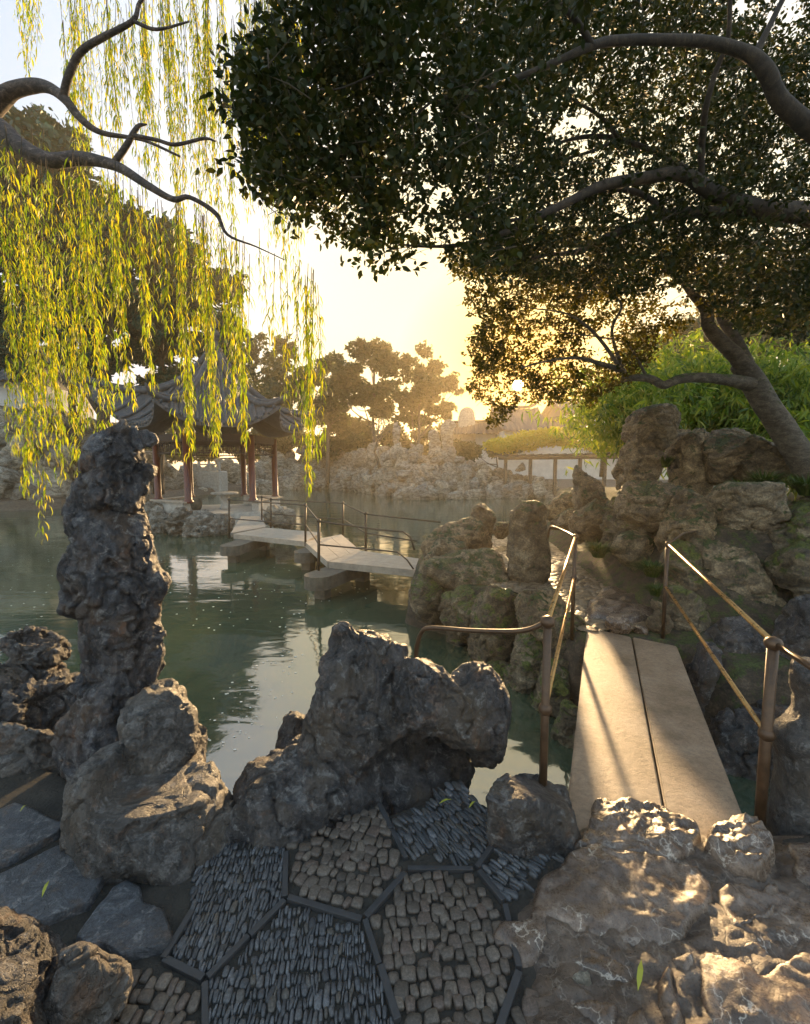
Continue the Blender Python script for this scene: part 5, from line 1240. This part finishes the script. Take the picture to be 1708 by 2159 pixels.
for i, (x, yb, Y, yt, nc, w, lab) in enumerate(((1350, 960, 11, 770, 16, 120, 'yellow green bamboo clump left of the crowning block'), (1440, 960, 12, 705, 18, 130, 'tall bamboo clump above the crowning block of the rock wall'), (1540, 960, 11.5, 760, 18, 140, 'bright bamboo clump under the fork of the leaning tree'), (1640, 960, 11, 740, 22, 150, 'bamboo clump right of the leaning trunk'), (1740, 980, 10, 720, 22, 170, 'brightest bamboo clump at the right edge'), (1600, 980, 13.5, 700, 18, 170, 'far bamboo clump showing above the trunk fork'), (1700, 1010, 9, 900, 16, 130, 'low bamboo growth beside the trunk base'))):
    bamboo(x, yb, Y, yt, nc, w, 600+i, lab, .24, 1500)

# ================================================================== LEANING TREE AND OVERHEAD EVERGREEN
def limb(mb, pts, n=5, sides=12, jit=.12, seed=0):
    """pts: (px, py, distance, radius in px at that distance)"""
    W4 = [np.append(P(x, y, Y), r_*TH*Y/960) for x, y, Y, r_ in pts]; c = crom(W4, n)
    mb.tube([q[:3] for q in c], [max(float(q[3]), .003) for q in c], sides, jit=jit, seed=seed)
TH = .62
lt = empty('leaning_tree', P(1720, 1030, 6.0))
mb = MB()
limb(mb, [(1740, 1060, 5.9, 44), (1700, 985, 6.0, 42), (1660, 920, 6.1, 40), (1615, 850, 6.1, 37), (1585, 800, 6.2, 36), (1560, 765, 6.2, 30)], 6, 16, .1, 1)
limb(mb, [(1585, 795, 6.2, 30), (1552, 752, 6.15, 25), (1522, 722, 6.1, 22), (1495, 690, 6.0, 20), (1488, 655, 6.0, 17), (1460, 620, 5.9, 13), (1430, 585, 5.8, 10), (1380, 560, 5.8, 6)], 5, 12, .12, 2)
limb(mb, [(1575, 770, 6.3, 22), (1548, 710, 6.5, 18), (1520, 668, 6.7, 15), (1530, 645, 6.8, 14), (1570, 632, 6.9, 9), (1620, 600, 7, 6)], 5, 12, .12, 3)
limb(mb, [(1590, 812, 6.15, 24), (1540, 802, 6.0, 19), (1480, 796, 5.8, 16), (1430, 800, 5.7, 15), (1400, 812, 5.6, 14), (1375, 800, 5.6, 13), (1345, 796, 5.5, 12), (1310, 800, 5.5, 10)], 5, 12, .14, 4)
limb(mb, [(1318, 800, 5.5, 11), (1312, 782, 5.45, 10), (1270, 768, 5.3, 8), (1220, 755, 5.2, 6), (1160, 760, 5.1, 4), (1100, 775, 5, 3)], 5, 8, .1, 5)
limb(mb, [(1318, 795, 5.5, 8), (1280, 735, 5.4, 6), (1240, 690, 5.3, 5), (1190, 660, 5.3, 3), (1120, 650, 5.2, 2)], 5, 8, .1, 6)
limb(mb, [(1320, 800, 5.5, 7), (1290, 700, 5.6, 5), (1310, 640, 5.7, 4), (1250, 600, 5.7, 2)], 5, 8, .1, 7)
limb(mb, [(1365, 800, 5.6, 6), (1345, 760, 5.6, 4), (1310, 720, 5.6, 3), (1180, 700, 5.5, 2)], 5, 8, .1, 8)
mb.build('trunk', M['bark_pale'], lt, True)
ot = empty('evergreen_tree', (5.2, 4.4, 0))
mb = MB()
mb.tube(crom([(5.4, 4.5, .3), (5.2, 4.4, 2.0), (4.7, 4.3, 3.5), (4.4, 4.2, 5.2)], 5), list(np.linspace(.32, .2, 16)), 16, jit=.1, seed=11)
TH = .62
limb(mb, [(2000, 530, 4.3, 55), (1850, 490, 4.2, 46), (1708, 452, 4.1, 34), (1600, 440, 4.0, 27), (1500, 405, 3.9, 24), (1440, 368, 3.8, 20), (1360, 375, 3.8, 18), (1270, 392, 3.7, 16), (1190, 430, 3.6, 13), (1120, 462, 3.5, 11), (1060, 492, 3.5, 9), (980, 515, 3.4, 7), (900, 520, 3.4, 4), (840, 515, 3.3, 3)], 5, 12, .12, 12)
limb(mb, [(1650, 452, 4.05, 26), (1560, 452, 4.2, 21), (1480, 448, 4.3, 18), (1400, 452, 4.3, 15), (1330, 478, 4.2, 12), (1270, 505, 4.2, 10), (1210, 532, 4.1, 8), (1150, 538, 4.0, 5), (1080, 560, 4, 3)], 5, 12, .12, 13)
limb(mb, [(1400, 452, 4.3, 12), (1370, 420, 4.3, 9), (1320, 400, 4.2, 8), (1260, 405, 4.2, 5)], 5, 9, .1, 14)
limb(mb, [(1900, 420, 3.2, 40), (1760, 310, 3.1, 30), (1690, 255, 3.0, 27), (1640, 205, 2.95, 24), (1615, 150, 2.9, 24), (1580, 115, 2.9, 19), (1500, 90, 2.85, 16), (1400, 84, 2.8, 15), (1300, 86, 2.75, 14), (1245, 98, 2.7, 12), (1150, 140, 2.65, 9), (1060, 175, 2.6, 8), (1000, 195, 2.6, 7), (915, 210, 2.6, 5)], 5, 12, .12, 15)
limb(mb, [(1250, 98, 2.7, 11), (1220, 50, 2.65, 9), (1180, 10, 2.6, 9), (1120, -40, 2.6, 8)], 5, 9, .1, 16)
limb(mb, [(1590, 120, 2.9, 12), (1620, 60, 2.9, 9), (1650, 0, 2.9, 8), (1680, -50, 2.9, 6)], 5, 9, .1, 17)
limb(mb, [(1478, 375, 3.85, 10), (1480, 300, 3.7, 10), (1490, 220, 3.5, 9), (1510, 150, 3.4, 8), (1535, 80, 3.3, 7), (1540, -20, 3.2, 6)], 5, 9, .1, 18)
limb(mb, [(1500, 390, 3.9, 11), (1400, 330, 4.4, 9), (1310, 295, 4.5, 8), (1240, 288, 4.5, 7), (1180, 300, 4.4, 4)], 5, 9, .1, 19)
limb(mb, [(1305, 292, 4.5, 7), (1265, 245, 4.4, 6), (1215, 215, 4.3, 4), (1180, 190, 4.2, 3)], 5, 9, .1, 20)
limb(mb, [(1300, 295, 4.5, 6), (1250, 318, 4.4, 5), (1190, 335, 4.3, 3)], 5, 9, .1, 21)
limb(mb, [(1120, 462, 3.5, 7), (1040, 465, 3.4, 5), (960, 452, 3.3, 4), (880, 450, 3.2, 3), (760, 440, 3.1, 2)], 5, 8, .1, 22)
limb(mb, [(1000, 195, 2.6, 5), (940, 170, 2.55, 4), (820, 150, 2.5, 3), (700, 190, 2.4, 2), (600, 160, 2.3, 1.5)], 5, 8, .1, 23)
limb(mb, [(1060, 490, 3.5, 4), (1030, 400, 3.4, 3), (1040, 330, 3.3, 3), (1000, 260, 3.2, 2)], 5, 8, .1, 24)
limb(mb, [(915, 210, 2.6, 4), (800, 300, 2.6, 3), (650, 340, 2.5, 2), (560, 330, 2.4, 1.5)], 5, 8, .1, 25)
mb.build('trunk', M['bark'], ot, True)
def crown(name, regs, mat, root, seed, gaps, holes=(), L=.055, Wd=.5, per=12):
    """regs: (outline seen from the path, near and far distance, sprays)"""
    r = np.random.default_rng(seed); cs = []
    for poly, y0, y1, n_ in regs:
        q = in_poly(r, poly, n_); Y = r.uniform(y0, y1, len(q))
        cs.append(np.array([P(a[0], a[1], b_) for a, b_ in zip(q, Y)]))
    cs = np.vstack(cs); g = fbm(cs*1.7, 3, seed=seed)
    rel = cs-np.array([0, 0, CAMZ]); dn = rel/np.linalg.norm(rel, axis=1)[:, None]
    g2 = fbm(cs*np.array([3.2, 1.2, 3.2]), 3, seed=seed+1)
    keep = (g > np.quantile(g, gaps)) & (g2 > np.quantile(g2, gaps*.8))
    for (hx, hy, hr, Y) in holes:                     # openings in the crown: a tunnel between two boughs
        a = P(hx, hy, Y); dd = np.linalg.norm((cs-a)*np.array([1, .0, 1]), axis=1); ax = rel[:, :]/rel[:, 1:2]; ha = (a-np.array([0, 0, CAMZ]))/Y
        keep &= ~((np.linalg.norm((ax-ha)[:, [0, 2]], axis=1) < hr/960*(1+.5*fbm(cs*4, 2, seed=5))) & (r.random(len(cs)) < (.85 if hr > 20 else 2)))
    cs = cs[keep]
    p, d, nm, ll, ww = sprays(cs, per, .2, L, Wd, r, .1)
    link(name, leafmesh(name, p, d, nm, ll, ww, .2), mat, root, smooth=False)
    print('LEAVES', len(p))
    mb = MB()
    for c in cs[::9]:
        e_ = c+rdir(1, r)[0]*np.array([.22, .22, .14]); mb.tube([c-(e_-c)*.6, c+r.normal(size=3)*.015, e_], [.004, .003, .0015], 4)
    mb.build('twigs', M['twig'], root, True)['kind'] = 'stuff'
A_left = [(575, -60), (560, 40), (548, 100), (492, 120), (500, 160), (560, 190), (460, 205), (480, 240), (520, 270), (505, 340), (540, 385), (575, 430), (640, 455), (700, 492), (750, 528), (800, 530), (850, 545), (905, 515), (940, 540), (1100, 560), (1200, 300), (1250, -60)]
A_top = [(900, -60), (1000, 560), (1300, 620), (1480, 620), (1560, 690), (1790, 730), (1790, -60)]
A_low = [(930, 545), (985, 600), (985, 640), (1012, 680), (985, 740), (1008, 790), (985, 810), (1010, 840), (1040, 895), (1068, 890), (1090, 850), (1150, 850), (1200, 845), (1240, 860), (1262, 835), (1320, 805), (1370, 760), (1420, 700), (1480, 660), (1600, 690), (1750, 700), (1750, 540), (1300, 480), (1000, 480)]
H = ((1230, 280, 52, 4), (1660, 30, 45, 3), (1560, 12, 30, 3), (1265, 735, 32, 5), (1440, 640, 40, 5), (1400, 610, 26, 5), (1092, 814, 16, 5), (1108, 845, 12, 5), (1080, 790, 8, 5), (1240, 655, 16, 5))
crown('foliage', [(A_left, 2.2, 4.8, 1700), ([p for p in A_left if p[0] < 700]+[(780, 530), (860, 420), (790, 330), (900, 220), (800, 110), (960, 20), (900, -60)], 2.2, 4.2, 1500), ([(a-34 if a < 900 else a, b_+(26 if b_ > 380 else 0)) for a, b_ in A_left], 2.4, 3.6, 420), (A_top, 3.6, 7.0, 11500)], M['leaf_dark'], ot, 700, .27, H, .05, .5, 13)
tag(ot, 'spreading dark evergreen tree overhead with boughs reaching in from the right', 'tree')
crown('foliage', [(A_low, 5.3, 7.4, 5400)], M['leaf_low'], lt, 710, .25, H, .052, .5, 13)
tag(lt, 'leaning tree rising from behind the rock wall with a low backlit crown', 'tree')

# ================================================================== WILLOW
TH = .72
wt = empty('willow_tree', (-6.2, 3.6, 0)); mb = MB()
mb.tube(crom([(-6.2, 3.6, -.2), (-6.1, 3.6, 1.8), (-5.7, 3.6, 3.4), (-5.2, 3.5, 5.0)], 5), list(np.linspace(.34, .2, 16)), 16, jit=.1, seed=31)
limb(mb, [(-300, 130, 3.6, 60), (-120, 200, 3.5, 36), (0, 270, 3.4, 25), (45, 308, 3.35, 22), (105, 338, 3.3, 20), (170, 334, 3.3, 17), (245, 350, 3.2, 13), (310, 390, 3.1, 10), (365, 420, 3.05, 8), (400, 416, 3.0, 6), (455, 450, 3.0, 6), (480, 495, 3.0, 4), (540, 520, 3.0, 2), (600, 548, 3.0, 1)], 5, 12, .12, 32)
limb(mb, [(-200, 360, 3.9, 40), (-60, 270, 3.8, 28), (0, 212, 3.7, 23), (30, 190, 3.65, 19), (78, 180, 3.6, 16), (110, 188, 3.55, 14), (140, 212, 3.5, 12), (170, 250, 3.5, 10), (215, 280, 3.5, 7), (300, 295, 3.5, 4), (380, 330, 3.5, 3)], 5, 12, .12, 33)
limb(mb, [(134, 205, 3.5, 11), (145, 160, 3.45, 10), (170, 110, 3.4, 9), (215, 80, 3.35, 8), (280, 44, 3.3, 6), (295, 5, 3.3, 5), (330, -30, 3.3, 4)], 5, 10, .1, 34)
limb(mb, [(280, 44, 3.3, 5), (330, 62, 3.3, 4), (400, 45, 3.3, 2)], 5, 8, .1, 35)
limb(mb, [(240, 345, 3.2, 9), (265, 310, 3.2, 8), (290, 268, 3.2, 6), (310, 262, 3.2, 2)], 5, 8, .1, 36)
limb(mb, [(278, 285, 3.2, 6), (330, 295, 3.2, 5), (370, 305, 3.2, 5), (430, 292, 3.2, 4), (455, 298, 3.2, 2)], 5, 8, .1, 37)
limb(mb, [(-100, -200, 4.2, 30), (80, -160, 4.2, 20), (300, -140, 4.2, 16), (520, -120, 4.2, 12), (640, -80, 4.2, 6)], 5, 8, .1, 38)
mb.build('trunk', M['bark_willow'], wt, True)
rw = np.random.default_rng(77); Pp = []; Dd = []; Nn_ = []; Ll = []; stem = MB()
def strand(x, y0, y1, Y, sway=0.0, dens=1.0, width=1.0):
    a = P(x, y0, Y); L = a[2]-P(x, y1, Y)[2]; x_end = sway*.25*L
    ph = rw.uniform(0, 6); n_ = max(int(L/.0145*dens), 4)
    k = max(int(L/.18), 3); pts = []
    def pt(t): return a+np.array([x_end*t**1.5+.03*math.sin(ph+t*L*2.2), .05*math.sin(ph*1.7+t*L*1.8), -L*t])
    stem.tube([pt(j/k) for j in range(k+1)], list(np.linspace(.0026, .001, k+1)), 3, cap=False)
    for j in range(n_):
        t = rw.uniform(.04, 1.0)
        if t < .25 and rw.random() < .35: continue
        az = rw.uniform(0, 2*PI); out_ = rw.uniform(.25, .75)
        Pp.append(pt(t)+rw.normal(size=3)*.008*width); Dd.append((math.cos(az)*out_, math.sin(az)*out_, -1.0)); Nn_.append((math.cos(az), math.sin(az), .5)); Ll.append(rw.uniform(.045, .09))
def cluster(x, y0, y1, Y, n_, w, sway=0.0):
    for i in range(max(2, int(n_*.8))): strand(x+rw.normal()*w*.75, y0+rw.uniform(-10, 25), y1-abs(rw.normal())*(y1-y0)*.16, Y+rw.normal()*.10, sway, rw.uniform(.75, 1.1))
bot = [(0, 1120), (15, 1130), (40, 1010), (60, 1050), (85, 960), (110, 1040), (130, 930), (160, 1000), (185, 900), (200, 780), (240, 880), (300, 850), (330, 800), (372, 990), (392, 830), (432, 985), (455, 830), (480, 930), (515, 940), (540, 800), (570, 780), (600, 900), (635, 1040), (665, 1050), (680, 900)]
for (x, y0, y1, n_, w, sw) in ((14, 270, 1135, 5, 7, .1), (45, 300, 1010, 6, 10, 0), (75, 320, 1060, 5, 9, 0), (108, 340, 1040, 4, 8, .05), (140, 330, 930, 5, 9, 0), (168, 330, 1000, 5, 8, .1), (188, 335, 880, 3, 6, .05), (-15, 250, 1000, 5, 10, 0), (30, 520, 1080, 4, 14, 0), (90, 480, 960, 5, 14, 0), (150, 560, 960, 4, 10, .1),
                           (242, 350, 850, 7, 7, 0), (265, 370, 700, 3, 10, 0), (295, 380, 830, 6, 7, 0), (322, 400, 720, 3, 8, 0), (374, 420, 1000, 10, 5, 0), (345, 415, 800, 2, 6, 0), (400, 420, 700, 2, 7, 0), (432, 445, 980, 10, 5, 0), (455, 470, 720, 2, 6, 0), (478, 495, 890, 7, 5, 0), (512, 510, 940, 7, 6, 0), (560, 530, 760, 2, 8, .1), (600, 545, 880, 3, 7, .1), (628, 560, 940, 3, 7, 0), (652, 570, 1065, 9, 6, .04), (674, 600, 960, 2, 4, 0),
                           (205, 340, 620, 5, 9, 0), (195, 350, 740, 3, 9, 0)):
    cluster(x, y0, y1, 3.1 if x > 200 else 3.25, n_, w, sw)
for i in range(105):                                   # shorter upper curtains hanging from the higher bough
    x = rw.uniform(120, 640); y0 = rw.uniform(-80, 60); y1 = rw.uniform(180, 420) if x < 330 else rw.uniform(250, 620)
    strand(x, y0, y1, rw.uniform(3.6, 4.3), .1, .75)
for (x, y1, n_) in ((48, 180, 4), (62, 170, 3), (30, 60, 2), (180, 90, 3), (430, 330, 5), (470, 420, 5), (545, 330, 5), (510, 380, 5), (590, 360, 4), (400, 300, 5), (350, 250, 5), (300, 240, 4), (620, 150, 3), (780, 60, 2), (440, 520, 3), (500, 560, 3), (570, 640, 4), (620, 700, 3)):
    cluster(x, -90, y1, 4.1, n_, 7)
for i in range(12):                                   # loose strands in the body of the curtain
    x = rw.uniform(0, 660); y0 = np.interp(x, [0, 200, 380, 480, 680], [260, 340, 420, 500, 600]); y1 = np.interp(x, [b_[0] for b_ in bot], [b_[1] for b_ in bot])
    strand(x, y0-rw.uniform(0, 60), y0+(y1-y0)*rw.uniform(.3, .8), rw.uniform(3.0, 3.8), rw.normal()*.2, .7)
Ll = np.array(Ll)
link('foliage', leafmesh('foliage', np.array(Pp), np.array(Dd), np.array(Nn_), Ll, Ll*rw.uniform(.10, .15, len(Ll)), .35), M['leaf_willow'], wt, smooth=False)
stem.build('hanging_twigs', M['twig'], wt, True)['kind'] = 'stuff'
tag(wt, 'weeping willow with yellow green leaf curtains hanging over the pond', 'tree')

# ================================================================== HAZE
m = bpy.data.materials.new('morning haze'); m.use_nodes = True; n = m.node_tree; n.nodes.clear()
o = n.nodes.new("ShaderNodeOutputMaterial"); pvn = n.nodes.new("ShaderNodeVolumePrincipled")
pvn.inputs["Color"].default_value = (1.0, .84, .58, 1); pvn.inputs["Density"].default_value = HAZE; pvn.inputs["Anisotropy"].default_value = .62
n.links.new(pvn.outputs[0], o.inputs["Volume"])
mb = MB(); X0, X1, Y0, Y1, Z0, Z1 = -430, 430, -40, 730, -3.4, 29
mb.add([(X0, Y0, Z0), (X1, Y0, Z0), (X1, Y1, Z0), (X0, Y1, Z0), (X0, Y0, Z1), (X1, Y0, Z1), (X1, Y1, Z1), (X0, Y1, Z1)], [(3, 2, 1, 0), (4, 5, 6, 7), (0, 1, 5, 4), (1, 2, 6, 5), (2, 3, 7, 6), (3, 0, 4, 7)])
tag(mb.build('haze', m), 'thin warm morning haze over the pond', kind='stuff')
